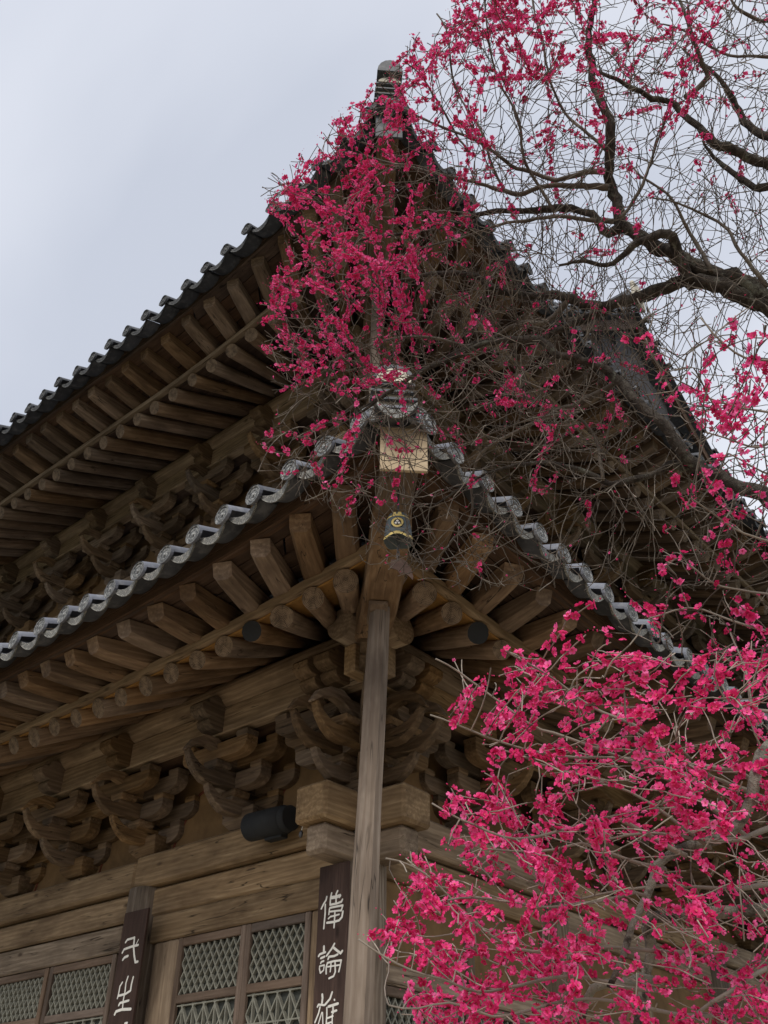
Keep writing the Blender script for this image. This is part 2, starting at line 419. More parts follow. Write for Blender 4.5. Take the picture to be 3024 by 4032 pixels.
def lattice_mesh(wd, ht, pitch, barw, depth, style):
    # bars in local X (width) and Z (height), facing -Y
    v, f = [], []
    def bar(x0, z0, x1, z1, dy):
        dx, dz = x1-x0, z1-z0; L = math.hypot(dx, dz)
        if L < 0.02: return
        nx, nz = -dz/L*barw/2, dx/L*barw/2
        b0 = len(v)
        for yy in (-depth-dy, 0):
            v.extend([(x0+nx, yy, z0+nz), (x0-nx, yy, z0-nz), (x1-nx, yy, z1-nz), (x1+nx, yy, z1+nz)])
        f.extend([(b0, b0+1, b0+2, b0+3), (b0, b0+4, b0+5, b0+1), (b0+2, b0+6, b0+7, b0+3), (b0+1, b0+5, b0+6, b0+2), (b0, b0+3, b0+7, b0+4)])
    def clip(cx, ang, dy):
        # line through (cx,0) with slope
        dx, dz = math.cos(ang), math.sin(ang)
        ts = []
        lo, hi = -1e9, 1e9
        for (p, d, a, b_) in ((cx, dx, 0, wd), (0, dz, 0, ht)):
            if abs(d) < 1e-9: continue
            t0, t1 = (a-p)/d, (b_-p)/d
            lo, hi = max(lo, min(t0, t1)), min(hi, max(t0, t1))
        if hi > lo: bar(cx+dx*lo, dz*lo, cx+dx*hi, dz*hi, dy)
    A = math.radians(57 if style == 0 else 60)
    step = pitch/math.sin(A)*1.0
    n = int((wd+ht)/step)+4
    for i in range(-n, n):
        clip(i*step, A, 0.0); clip(i*step, math.pi-A, 0.0006)
    if style == 1:
        hz = pitch*0.86*2
        k = 1
        while k*hz < ht:
            bar(0, k*hz, wd, k*hz, 0.0012); k += 1
        x = step/2
        while x < wd:
            bar(x, 0, x, ht, 0.0018); x += step
    me = newmesh('lattice', v, f); return fixn(me)

def window_leaf(side, s0, s1, z0, z1, o, split):
    """door leaf between s0 > s1 with stiles, rails and lattice panels; splits are the rail heights from the top"""
    sw = 0.075
    lo, hi = min(s0, s1), max(s0, s1)
    mid = P(side, (lo+hi)/2, o-0.05, (z0+z1)/2)
    xd = (1, 0, 0) if side == 0 else (0, 1, 0)
    wd = hi-lo
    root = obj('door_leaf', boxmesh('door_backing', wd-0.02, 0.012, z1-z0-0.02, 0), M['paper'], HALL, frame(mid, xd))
    def sub(name, x, z, lx, lz, th=0.05, dy=0.0, mat='door'):
        pz = Vector((0, 0, z-(z0+z1)/2)); c = mid + Vector(xd)*x + pz + (P(side, 0, 0.05+dy, 0)-P(side, 0, 0, 0))
        if lx > lz: mw = frame(c, xd); me_ = boxmesh(name, lx, th, lz, 0.008)
        else: mw = frame(c, (0, 0, 1), xd); me_ = boxmesh(name, lz, th, lx, 0.008)
        o_ = obj(name, me_, M[mat], None, mw); o_.parent = root; o_.matrix_parent_inverse = root.matrix_world.inverted(); return o_
    sub('stile', -wd/2+sw/2, (z0+z1)/2, sw, z1-z0); sub('stile', wd/2-sw/2, (z0+z1)/2, sw, z1-z0)
    tops = [z1] + [z for z in split if z > z0+0.2]
    for i, zt in enumerate(tops):
        sub('rail', 0, zt-0.045, wd-2*sw-0.002, 0.085, 0.046)
    sub('rail', 0, z0+0.06, wd-2*sw-0.002, 0.12, 0.046)
    for i in range(len(tops)):
        ph = tops[i]-0.09; pl = tops[i+1] if i+1 < len(tops) else z0+0.12
        if ph-pl < 0.08: continue
        iw = wd-2*sw-0.004
        st = 0 if i == 0 else 1
        me_ = lattice_mesh(iw, ph-pl-0.004, 0.084 if st == 0 else 0.150, 0.0145, 0.036, st)
        c = mid + Vector(xd)*(-iw/2) + Vector((0, 0, pl+0.002-(z0+z1)/2)) + (P(side, 0, 0.012, 0)-P(side, 0, 0, 0))
        if side == 1: mw = frame(c, xd)
        else: mw = frame(c, xd)
        o_ = obj('lattice', me_, M['lattice'], None, mw); o_.parent = root; o_.matrix_parent_inverse = root.matrix_world.inverted()
    return root
# left (front) facade: corner bay doors, then the next bay
def lintel(side, s0, s1, z0, z1, o, name='lintel'):
    tie(side, s0, s1, o, z0, z1, 0.14, M['beam'], name, 0.015)
lintel(0, -0.27, -3.07, 3.905, Z_CH0-0.006, 0.06)
for s in (-2.78, -0.42):
    a = P(0, s, 0.05, PLAT); beam('door_jamb', a, a+Vector((0, 0, 3.905-PLAT-0.005)), 0.42 if s < -1 else 0.22, 0.13, M['beam'], HALL, 0.02, up=(0, 1, 0))
window_leaf(0, -0.54, -1.47, 1.35, 3.9, 0.09, [3.33, 2.45])
window_leaf(0, -1.475, -2.56, 1.35, 3.9, 0.09, [3.33, 2.45])
lintel(0, -3.6, -7.45, 3.88, 4.17, 0.07)
lintel(0, -8.0, -11.85, 3.88, 4.17, 0.07)
tie(0, -7.95, -11.9, 0.0, PLAT, 1.34, 0.3, M['beam'], 'sill_beam')
for s0, s1 in ((-3.68, -5.02), (-5.06, -6.38), (-6.40, -7.4), (-8.05, -9.4), (-9.43, -10.75), (-10.78, -11.8)):
    window_leaf(0, s0, s1, 1.35, 3.875, 0.09, [3.33, 2.45])
tie(0, -3.2, -7.5, 0.0, PLAT, 1.34, 0.3, M['beam'], 'sill_beam')
tie(0, -0.2, -3.1, 0.0, PLAT, 1.34, 0.3, M['beam'], 'sill_beam')
# interior dark board behind the doors
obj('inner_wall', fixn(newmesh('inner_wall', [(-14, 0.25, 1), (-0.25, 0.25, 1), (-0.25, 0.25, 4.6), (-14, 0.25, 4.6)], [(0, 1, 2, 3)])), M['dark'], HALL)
# right facade: plaster panels and lattice window
def panel(side, s0, s1, z0, z1, o, mat, name='plaster_panel', th=0.05):
    tie(side, s0, s1, o, z0, z1, th, M[mat], name, 0.004)
for k in range(3):
    a, b_ = BAYS[1][k]-0.25, BAYS[1][k+1]+0.25
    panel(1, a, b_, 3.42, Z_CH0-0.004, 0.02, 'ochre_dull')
    tie(1, a, b_, 0.03, 3.24, 3.41, 0.16, M['beam'], 'wall_rail')
    mids = (a+b_)/2
    beamz = P(1, mids, 0.03, PLAT); beam('wall_stud', P(1, mids, 0.03, 3.42), P(1, mids, 0.03, Z_CH0-0.01), 0.14, 0.12, M['beam'], HALL, 0.01, up=(0, 1, 0))
    window_leaf(1, a, mids+0.03, 1.35, 3.235, 0.06, [2.9])
    window_leaf(1, mids-0.03, b_, 1.35, 3.235, 0.06, [2.9])
    tie(1, a, b_, 0.0, PLAT, 1.34, 0.3, M['beam'], 'sill_beam')

# ------------------------------------------------------------------ bracket sets
# local frame: X along the wall, -Y outward, Z up from the top of the plate beam
AH = 0.185      # depth of a bracket arm
def arm_poly(L, h=AH, c=0.20):
    pts = [(-L/2, h), (L/2, h), (L/2, h*0.62)]
    for i in range(1, 8):
        a = i/7*math.pi/2; pts.append((L/2-c*(1-math.cos(a)), h*0.62*(1-math.sin(a))))
    q = [(-x, z) for x, z in pts[2:]][::-1]
    return pts + q
TONGUE_UP = [(0.20, 0.0), (0.36, -0.03), (0.50, -0.02), (0.62, 0.045), (0.71, 0.14), (0.765, 0.27), (0.735, 0.285), (0.67, 0.205), (0.58, 0.145), (0.48, 0.115), (0.41, 0.125), (0.39, AH)]
TONGUE_DN = [(0.20, 0.0), (0.30, 0.0), (0.37, 0.035), (0.49, 0.115), (0.63, 0.14), (0.77, 0.10), (0.90, 0.0), (0.915, 0.012), (0.82, 0.155), (0.67, 0.24), (0.50, 0.25), (0.39, AH)]
CLOUD = [(0.0, 0.0), (0.34, 0.0), (0.40, 0.03), (0.425, 0.085), (0.395, 0.125), (0.46, 0.13), (0.53, 0.175), (0.54, 0.245), (0.495, 0.295), (0.435, 0.29), (0.425, 0.345), (0.36, 0.39), (0.28, 0.38), (0.23, 0.33), (0.0, 0.33)]
def out_poly(tip, reach, back=-0.40):
    # tongue profile measured from the last step, plus the arm running back into the wall; x = outward
    p = [(reach-0.30+x, z) for x, z in tip]
    return p + [(back, AH), (back, 0.0)]
_mc = {}
def arm_mesh(L):
    k = ('a', L)
    if k not in _mc: _mc[k] = prism('bracket_arm', arm_poly(L), 0.165)
    return _mc[k]
def out_mesh(kind, reach, sc=1.0):
    k = (kind, reach, sc)
    if k not in _mc:
        tip = {'up': TONGUE_UP, 'dn': TONGUE_DN, 'cl': CLOUD}[kind]
        th = 0.22 if kind == 'cl' else 0.14
        me_ = prism('bracket_tongue', out_poly(tip, reach) if kind != 'cl' else [(reach-0.30+x, z) for x, z in tip], th, 0.008)
        for v in me_.vertices:      # tongues thin towards the tip
            if kind != 'cl' and v.co.x > reach+0.1:
                v.co.y *= max(0.35, 1-(v.co.x-reach-0.1)*1.1)
        _mc[k] = me_
    return _mc[k]
def block_mesh(wd, ht):
    k = ('b', wd, ht)
    if k not in _mc:
        h = wd/2; c = h*(0.70 if wd > 0.3 else 0.88); zc = ht*0.40
        v = [(-c, -c, 0), (c, -c, 0), (c, c, 0), (-c, c, 0), (-h, -h, zc), (h, -h, zc), (h, h, zc), (-h, h, zc), (-h, -h, ht), (h, -h, ht), (h, h, ht), (-h, h, ht)]
        f = [(3, 2, 1, 0), (8, 9, 10, 11)] + [(i, (i+1) % 4, 4+(i+1) % 4, 4+i) for i in range(4)] + [(4+i, 4+(i+1) % 4, 8+(i+1) % 4, 8+i) for i in range(4)]
        me_ = newmesh('bearing_block', v, f)
        bm_ = bmesh.new(); bm_.from_mesh(me_); bmesh.ops.recalc_face_normals(bm_, faces=bm_.faces)
        bmesh.ops.bevel(bm_, geom=list(bm_.edges), offset=0.006, segments=1, affect='EDGES'); bm_.to_mesh(me_); bm_.free()
        _mc[k] = me_
    return _mc[k]
STEP = 0.30
ZT = [0.13, 0.38, 0.63, 0.96]
def sub(root, name, me_, mat, loc, rz=0.0):
    o = obj(name, me_, M[mat]); o.parent = root
    o.matrix_basis = Matrix.Translation(loc) @ Matrix.Rotation(rz, 4, 'Z')
    return o
def outward(root, kind, reach, x, z, ang=-math.pi/2, sc=1.0, y=0.0):
    return sub(root, 'bracket_tongue' if kind != 'cl' else 'cloud_head', out_mesh(kind, reach), 'bracket', (x, y, z), ang)
SB = 0.178
def bracket_set(pos, rz, corner=False, full=True):
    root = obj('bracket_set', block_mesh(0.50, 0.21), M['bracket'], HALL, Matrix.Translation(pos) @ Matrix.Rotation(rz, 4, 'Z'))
    Z = ZT
    def cross(L, y, z):
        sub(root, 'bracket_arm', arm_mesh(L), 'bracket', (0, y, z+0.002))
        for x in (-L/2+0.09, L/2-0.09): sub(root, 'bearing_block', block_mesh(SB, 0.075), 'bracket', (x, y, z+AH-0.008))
    cross(0.92, 0, Z[0]); cross(1.38, 0, Z[1])
    cross(0.94, -STEP, Z[1]); cross(1.40, -STEP, Z[2])
    cross(1.08, -2*STEP, Z[2])
    outward(root, 'up', STEP, 0, Z[0]); outward(root, 'up', 2*STEP, 0, Z[1]); outward(root, 'dn', 2*STEP-0.12, 0, Z[2]); outward(root, 'cl', 2*STEP+0.17, 0, Z[3]-0.02)
    for y, z in ((-STEP, Z[0]+AH-0.016), (-2*STEP, Z[1]+AH-0.016)):
        sub(root, 'bearing_block', block_mesh(SB+0.05, 0.075), 'bracket', (0, y, z))
    return root
def corner_set(pos):
    # X axis = world X; outward both to -Y and +X, and along the diagonal
    root = obj('bracket_set', block_mesh(0.50, 0.22), M['bracket'], HALL, Matrix.Translation(pos))
    root['label'] = 'corner bracket cluster with fanned curved tongues'
    Z = ZT
    D45 = -math.pi/4
    for ang in (-math.pi/2, 0.0):
        c, s_ = math.cos(ang), math.sin(ang)
        ox, oy = (1, 0) if ang < -1 else (0, -1)      # the other outward direction
        e = 0.003 if ang < -1 else 0.0
        for kind, rch, z, offs in (('up', STEP, Z[0], (0,)), ('up', 2*STEP, Z[1], (0, STEP)), ('dn', 2*STEP-0.10, Z[2], (0, STEP)), ('cl', 2*STEP+0.17, Z[3]-0.02, (0, STEP))):
            for of in offs:
                outward(root, kind, rch, ox*of, z+e, ang, y=oy*of)
        for rch, z, of in ((STEP, Z[0], 0), (2*STEP, Z[1], 0), (2*STEP, Z[1], STEP)):
            sub(root, 'bearing_block', block_mesh(SB+0.05, 0.075), 'bracket', (ox*of+c*rch, oy*of+s_*rch, z+AH-0.016+e))
        for L, off, z in ((0.86, -STEP, Z[1]), (1.22, -STEP, Z[2]), (0.90, -2*STEP, Z[2])):
            x = -0.2-L/2+0.078
            if ang < -1:
                sub(root, 'bracket_arm', arm_mesh(L), 'bracket', (-0.2, off, z+0.002)); sub(root, 'bearing_block', block_mesh(SB, 0.075), 'bracket', (x, off, z+AH-0.008))
            else:
                sub(root, 'bracket_arm', arm_mesh(L), 'bracket', (-off, 0.2, z+0.002), math.pi/2); sub(root, 'bearing_block', block_mesh(SB, 0.075), 'bracket', (-off, -x, z+AH-0.008))
    for kind, rch, z in (('up', STEP*1.41+0.05, Z[0]+0.006), ('up', 2*STEP*1.41+0.1, Z[1]+0.006), ('dn', 2*STEP*1.41+0.05, Z[2]+0.006), ('cl', 2*STEP*1.41+0.25, Z[3])):
        outward(root, kind, rch, 0, z, D45)
    return root

UP_O, UP_Z = -1.2, 5.86          # the upper storey stands back and up by this much
corner_set((0, 0, Z_PY1))
low_s = [[-1.63, -3.33, -4.79, -6.25, -7.72, -9.2, -10.65, -12.1], [-1.63, -3.33, -4.79, -6.25, -7.72, -9.2, -10.7]]
for sd in (0, 1):
    for s in low_s[sd]:
        bracket_set(P(sd, s, 0, Z_PY1), 0 if sd == 0 else math.pi/2)
corner_set((UP_O, -UP_O, Z_PY1+UP_Z))
up_s = [[-1.55, -3.05, -4.55, -6.05, -7.55, -9.05, -10.55, -12.05], [-1.55, -3.05, -4.55, -6.05, -7.55, -9.05, -10.55, -12.05]]
for sd in (0, 1):
    for s in up_s[sd]:
        bracket_set(P(sd, UP_O+s, UP_O, Z_PY1+UP_Z), 0 if sd == 0 else math.pi/2)

# plaster between the brackets, with dark red outline arcs
for tier, (oo, zz, lst) in enumerate(((0, 0, low_s), (UP_O, UP_Z, up_s))):
    for sd in (0, 1):
        ss = [0.0] + lst[sd]
        for k in range(len(ss)-1):
            a, b_ = oo+ss[k]-0.001, oo+ss[k+1]+0.001
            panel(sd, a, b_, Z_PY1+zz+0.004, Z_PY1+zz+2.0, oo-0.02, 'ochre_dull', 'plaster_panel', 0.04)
            if tier == 0 and k < 4:
                mid = (a+b_)/2; hw = abs(a-b_)/2-0.28
                prof = [(-hw, 0.02), (-hw+0.06, 0.22), (-hw*0.62, 0.42), (-hw*0.42, 0.60), (-hw*0.30, 0.66), (0, 0.72), (hw*0.30, 0.66), (hw*0.42, 0.60), (hw*0.62, 0.42), (hw-0.06, 0.22), (hw, 0.02)]
                rr = []
                for off, nm in ((0.0, 0), (0.035, 1)):
                    pts = [P(sd, mid+x*(1-off), oo+0.004, Z_PY1+zz+z*(1-off)) for x, z in prof]
                    o_ = obj('painted_outline', tube_along('painted_outline', pts, [0.008]*len(pts), 5), M['red_line'], HALL)
for oo, zz in ((0, 0), (UP_O, UP_Z)):
    for sd in (0, 1):
        tie(sd, oo+0.55, oo-14.5, oo+0.27, Z_PY1+zz+0.94+0.004*sd, Z_PY1+zz+0.965+0.004*sd, 0.50, M['plank'], 'bracket_ceiling_board', 0.002)
# upper storey wall below its brackets
for sd in (0, 1):
    tie(sd, UP_O+0.7, UP_O-14, UP_O, Z_PY0+UP_Z, Z_PY1+UP_Z-0.004, 0.43, M['beam'], 'plate_beam', 0.03)
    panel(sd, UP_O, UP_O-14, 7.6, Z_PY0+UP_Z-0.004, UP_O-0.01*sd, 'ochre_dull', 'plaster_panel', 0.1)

# ------------------------------------------------------------------ roofs
class Tier: pass
LO = Tier(); LO.wall = 0.0; LO.pur = 0.6; LO.zpur = 6.46; LO.pyg = 1.82; LO.zpyg = 6.04; LO.brd = 2.60; LO.zbrd = 6.20; LO.eave = 2.92; LO.zeave = 6.36; LO.rise = 0.30; LO.flare = 0.08; LO.span = 4.6; LO.c = -1.4
UPR = Tier(); UPR.wall = UP_O; UPR.pur = -0.6; UPR.zpur = 12.32; UPR.pyg = 0.95; UPR.zpyg = 11.87; UPR.brd = 1.66; UPR.zbrd = 12.22; UPR.eave = 2.0; UPR.zeave = 12.32; UPR.rise = 0.62; UPR.flare = 0.10; UPR.span = 5.0; UPR.c = -3.1
LO.len = (14.0, 14.0); UPR.len = (16.5, 16.5)
LO.name = 'lower_roof'; UPR.name = 'upper_roof'
def tq(T, s, o):
    tip = T.eave + T.flare
    # corner distance measured so that every strip reaches full rise on the hip line
    d = o - s
    return max(0.0, 1 - max(0.0, d)/T.span)**2
def oo_(T, s, o):      # plan flare grows towards the eave
    f = max(0.0, (o-T.pur)/(T.eave-T.pur))
    return o + T.flare*tq(T, s, o)*f
def zz_(T, s, o, z):
    f = min(1.0, max(0.0, 0.45 + 0.55*(o-T.pur)/(T.eave-T.pur)))
    return z + T.rise*tq(T, s, o)*f
def strip(T, side, name, o0, z0, o1, z1, th, mat, parent, s_a, s_b_is_hip=True, n=26, bev=False, k0=0.0, k1=1.0):
    """board following the eave between two offsets; cross-section o0..o1, height th downwards"""
    v, f = [], []
    for i in range(n+1):
        k = k0+(k1-k0)*i/n
        for (o, z) in ((o0, z0), (o1, z1), (o1, z1-th), (o0, z0-th)):
            s = s_a + k*(o - s_a)
            v.append(P(side, s + (oo_(T, s, o)-o)*(1 if k > 0.999 else k), oo_(T, s, o), zz_(T, s, o, z)))
    for i in range(n):
        for j in range(4):
            a = i*4+j; b_ = i*4+(j+1) % 4
            f.append((a, b_, b_+4, a+4))
    f.append((0, 1, 2, 3)); f.append((n*4+3, n*4+2, n*4+1, n*4))
    me_ = fixn(newmesh(name, v, f))
    # local frame with X along the eave for the grain
    c = P(side, s_a, o0, z0)
    xd = Vector((1, 0, 0)) if side == 0 else Vector((0, 1, 0))
    mw = frame(c, xd); me_.transform(mw.inverted())
    o = obj(name, me_, M[mat]); o.matrix_basis = mw; o.parent = parent
    return o

def cap_tile_mesh(name, dark=False):
    # end cap tile: half round body along +X running inward, disc face at x=0 with raised rim
    r, L, n = 0.083, 0.46, 12
    rings = []
    for x in (0.0, L):
        rings.append([(x, r*math.cos(a), r*math.sin(a)) for a in [math.pi*j/n for j in range(n+1)]])
    v = [p for q in rings for p in q]; f = [(j, j+1, j+1+n+1, j+n+1) for j in range(n)]
    mi = [0]*len(f)
    # disc (full round, slightly larger), with rim
    b0 = len(v); R1, R2 = 0.093, 0.077; k = 20
    for (x, rr) in ((0.016, R1), (-0.022, R1), (-0.022, R2), (-0.010, R2-0.006)):
        v += [(x, rr*math.cos(2*math.pi*j/k), -0.012+rr*math.sin(2*math.pi*j/k)) for j in range(k)]
    for q in range(3):
        for j in range(k):
            f.append((b0+q*k+j, b0+q*k+(j+1) % k, b0+(q+1)*k+(j+1) % k, b0+(q+1)*k+j)); mi.append(1 if q else 0)
    f.append(tuple(b0+3*k+j for j in range(k))); mi.append(1)
    f.append(tuple(b0+j for j in range(k-1, -1, -1))); mi.append(0)
    # raised boss and ring inside the face
    for (R_, r_, x) in ((0.058, 0.047, -0.019), (0.022, 0.0, -0.021)):
        b1 = len(v)
        v += [(x, R_*math.cos(2*math.pi*j/16), -0.012+R_*math.sin(2*math.pi*j/16)) for j in range(16)]
        v += [(x, r_*math.cos(2*math.pi*j/16), -0.012+r_*math.sin(2*math.pi*j/16)) for j in range(16)] if r_ else [(x-0.005, 0, -0.012)]*16
        for j in range(16):
            f.append((b1+j, b1+(j+1) % 16, b1+16+(j+1) % 16, b1+16+j)); mi.append(1)
    v = [p if i < 2*(n+1) else (p[0]+p[2]*0.42, p[1], p[2]) for i, p in enumerate(v)]      # the disc hangs plumb
    me_ = newmesh(name, v, f); me_.materials.append(M['tile_dark_shaded' if dark else 'tile']); me_.materials.append(M['face_shaded' if dark else 'face'])
    me_.polygons.foreach_set('material_index', mi)
    fixn(me_)
    for i, p in enumerate(me_.polygons): p.use_smooth = (i < n)
    return me_
def pan_tile_mesh(name, wd, dark=False):
    # concave pan tile with a drooping crescent end plate at x=0
    n, L, sag, th = 10, 0.46, 0.075, 0.02
    v, f, mi = [], [], []
    ys = [-wd/2+wd*j/n for j in range(n+1)]
    zt = lambda y: -sag*(1-(2*y/wd)**2)
    for x in (0.0, L):
        v += [(x, y, zt(y)) for y in ys]; v += [(x, y, zt(y)-th) for y in ys]
    K = n+1
    for j in range(n):
        f.append((j, j+1, 2*K+j+1, 2*K+j)); mi.append(0)
        f.append((K+j, K+j+1, 3*K+j+1, 3*K+j)); mi.append(0)
    b0 = len(v)      # crescent plate, tilted forward
    for (xo, dz) in ((-0.012, 0.008), (-0.03, -1), (0.006, 0.004), (-0.008, -1)):
        for y in ys:
            q = max(0.0, 1-(2*y/wd)**2)
            z = zt(y)+0.008 if dz != -1 else zt(y)-0.016-0.055*q**0.7
            v.append((xo, y*0.97, z))
    for j in range(n):
        f.append((b0+j, b0+j+1, b0+K+j+1, b0+K+j)); mi.append(1)
        f.append((b0+2*K+j, b0+2*K+j+1, b0+3*K+j+1, b0+3*K+j)); mi.append(0)
        f.append((b0+K+j, b0+K+j+1, b0+3*K+j+1, b0+3*K+j)); mi.append(1)
        f.append((b0+j, b0+j+1, b0+2*K+j+1, b0+2*K+j)); mi.append(0)
    me_ = newmesh(name, v, f); me_.materials.append(M['tile_dark_shaded']); me_.materials.append(M['face_shaded' if dark else 'drop'])  # pan body in dark tile: soot and underside shade in the colour
    me_.polygons.foreach_set('material_index', mi); fixn(me_)
    return me_

def roof_z(T, o):      # height of the tiled surface along a slope, o decreasing inward
    d = T.eave - o
    if T is LO: return T.zeave - 0.02 + d*0.40 + d*d*0.028
    return T.zeave - 0.02 + 0.40*d + 0.0215*d*d
def build_roof(T):
    dark = T is UPR  # upper tiles take the darker copy, shade painted into their colour
    deck = obj(T.name, newmesh(T.name, [(0, 0, 0)], []), None, HALL)
    root = deck
    sp = 0.41 if T is LO else 0.45
    top_o = UP_O if T is LO else -9.4
    dv, df = [], []
    for sd in (0, 1):
        L = T.len[sd]
        # --- soffit over the round rafters (plaster) and planks over the flying rafters
        strip(T, sd, 'soffit_plaster', T.pur-1.4, T.zpur+0.30+0.7, T.pur+0.02, T.zpur+0.20, 0.02, 'ochre' if T is LO else 'ochre_dull', root, -L)
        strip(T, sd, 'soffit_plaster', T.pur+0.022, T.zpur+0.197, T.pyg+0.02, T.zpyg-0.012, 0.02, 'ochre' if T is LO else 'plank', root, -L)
        npl = 4
        for q in range(npl):
            oa = T.pyg-0.10+(T.brd+0.03-T.pyg+0.10)*q/npl; ob = T.pyg-0.10+(T.brd+0.03-T.pyg+0.10)*(q+1)/npl-0.012
            za = T.zpyg+0.325+(T.zbrd+0.015-T.zpyg-0.325)*q/npl; zb = T.zpyg+0.325+(T.zbrd+0.015-T.zpyg-0.325)*(q+1)/npl
            cuts = [0.0]
            while cuts[-1] < 1: cuts.append(min(1.0, cuts[-1]+random.uniform(0.16, 0.26)))
            if 1-cuts[-2] < 0.06: cuts.pop(-2)
            for ka, kb in zip(cuts[:-1], cuts[1:]):
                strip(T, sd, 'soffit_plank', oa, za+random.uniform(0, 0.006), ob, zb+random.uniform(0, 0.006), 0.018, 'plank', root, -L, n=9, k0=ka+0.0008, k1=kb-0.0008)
        # --- edge boards
        strip(T, sd, 'eave_board', T.pyg-0.03, T.zpyg+0.085, T.pyg+0.10, T.zpyg+0.07, 0.085, 'eave_board', root, -L)
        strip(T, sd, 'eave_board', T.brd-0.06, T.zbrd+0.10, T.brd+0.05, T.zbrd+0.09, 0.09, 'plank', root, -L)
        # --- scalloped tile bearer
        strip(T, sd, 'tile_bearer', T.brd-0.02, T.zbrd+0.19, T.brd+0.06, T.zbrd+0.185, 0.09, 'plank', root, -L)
        # --- rafters
        s = -L+0.2
        i = 0
        s_blk = (on_y(1040, 2462, -1.85)[0], on_y(1040, 2462, -1.85)[0])      # two rafter ends are blackened
        while s < T.pyg - 0.10:
            C = T.c
            o_e = oo_(T, s, T.pyg)
            r = 0.115*random.uniform(0.92, 1.08)
            ze = zz_(T, s, T.pyg, T.zpyg) - r + 0.005
            if s <= C: i_s, fan = s, False
            else: fan = True
            fo = lambda o: s if not fan else C + (s-C)*(o-C)/(T.pyg-C)
            zp_ = zz_(T, fo(T.pur), T.pur, T.zpur) + r
            k = (zp_-ze)/(T.pyg-T.pur)
            o_in = T.pur-1.2 if not fan else max(T.pur-1.2, C+(T.pur-C)*0.72)
            a = P(sd, fo(o_in), o_in, zp_+k*(T.pur-o_in)); e = P(sd, fo(T.pyg+0.03), o_e+0.03, ze-k*0.03)
            Lr = (e-a).length
            if Lr > 0.4:
                me_ = log_mesh('rafter', Lr, r*1.08 if not fan else r*0.8, r*0.93, bend=random.uniform(0.0, 0.035), seed=i*7+sd+(100 if dark else 0), mats=('rafter', 'black' if (T is LO and abs(s-s_blk[sd]) < sp/2) else 'end_grain'))
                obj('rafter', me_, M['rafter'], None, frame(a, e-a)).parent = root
            # flying rafter on top
            if s < T.pyg-0.16:
                k2 = (T.zpyg+0.27-T.zbrd-0.0)/(T.brd-T.pyg)
                o_a, o_b = T.pyg-0.12, T.brd-0.02+random.uniform(-0.02, 0.02)
                fb = fo(o_b) if fan else s
                za = zz_(T, s, o_a, T.zpyg+0.31)-0.012; zb = zz_(T, fb, o_b, T.zbrd)-0.004
                pa = P(sd, fo(o_a), o_a, za); pb = P(sd, fb, oo_(T, fb, o_b), zb)
                L2 = (pb-pa).length
                w0, w1, h0, h1 = 0.225*random.uniform(0.92, 1.05), 0.18*random.uniform(0.9, 1.1), 0.215, 0.16
                rings = []
                for q in range(6):
                    f_ = q/5; wq = w0+(w1-w0)*f_; hq = h0+(h1-h0)*f_**2.2
                    ch = 0.026+0.014*f_
                    rings.append([(L2*f_, y, z) for y, z in ((-wq/2, 0), (wq/2, 0), (wq/2, -hq+ch), (wq/2-ch, -hq), (-wq/2+ch, -hq), (-wq/2, -hq+ch))])
                rings[-1] = [(x-(0.05 if z > -0.01 else 0.0)*0-(0.035 if z < -0.05 else 0.0), y, z) for x, y, z in rings[-1]]
                obj('flying_rafter', loft('flying_rafter', rings, smooth=False), M['rafter'], None, frame(pa, pb-pa)).parent = root
            s += sp*random.uniform(0.97, 1.03) * (1.0 if s < C else 0.98)
            i += 1
        # --- purlin log and the beam below it
        o0 = T.pur
        a, e = P(sd, -L, o0, T.zpur-0.165), P(sd, o0+0.45, o0, T.zpur-0.165+0.02*sd)
        obj('purlin', log_mesh('purlin', (e-a).length, 0.175, 0.17, 18, seed=sd+3), M['beam'], None, frame(a, e-a)).parent = root
        hb = T.zpur-0.39
        bl = -L
        beam('purlin_support_beam', P(sd, -L, o0, hb-0.09), P(sd, o0+0.30, o0, hb-0.09+0.004*sd), 0.15, 0.31, M['beam'], None, 0.012).parent = root
        # --- eave tiles
        capm = cap_tile_mesh('cap_tile', dark); panm = pan_tile_mesh('pan_tile', sp*0.94, dark)
        k2 = 0.40
        s = T.eave - 0.30
        j = 0
        while s > -L:
            o = oo_(T, s, T.eave); z = zz_(T, s, T.eave, T.zeave)
            sl_ = 0.36
            inn = P(sd, s, o-1, z+sl_)-P(sd, s, o, z)
            jit = random.uniform(-0.022, 0.022)
            p = P(sd, s+jit, o+random.uniform(-0.022, 0.022), z+random.uniform(-0.012, 0.012))
            t_ = obj('cap_tile', capm, None, None, frame(p, inn) @ Matrix.Rotation(random.uniform(-0.10, 0.10), 4, 'X') @ Matrix.Rotation(random.uniform(-0.05, 0.05), 4, 'Z') @ Matrix.Rotation(random.uniform(-0.04, 0.04), 4, 'Y')); t_.parent = root
            s2 = s - sp/2
            o2 = oo_(T, s2, T.eave); z2 = zz_(T, s2, T.eave, T.zeave)
            p2 = P(sd, s2+random.uniform(-0.006, 0.006), o2-0.035+random.uniform(-0.008, 0.008), z2-0.022)
            ta = zz_(T, s2+0.1, T.eave, 0)-zz_(T, s2-0.1, T.eave, 0)
            t_ = obj('pan_tile', panm, None, None, frame(p2, inn) @ Matrix.Rotation(random.uniform(-0.02, 0.02)-(ta/0.2)*(1 if sd == 0 else -1)*0.8, 4, 'X')); t_.parent = root
            # tile rows further up the slope: half round ridges on the surface
            o_top = max(top_o, s) if T is LO else max(top_o, s if s > 0.3 else top_o)
            if sd == 1 and T is UPR: o_top = max(o_top, 0.25)
            no = 10
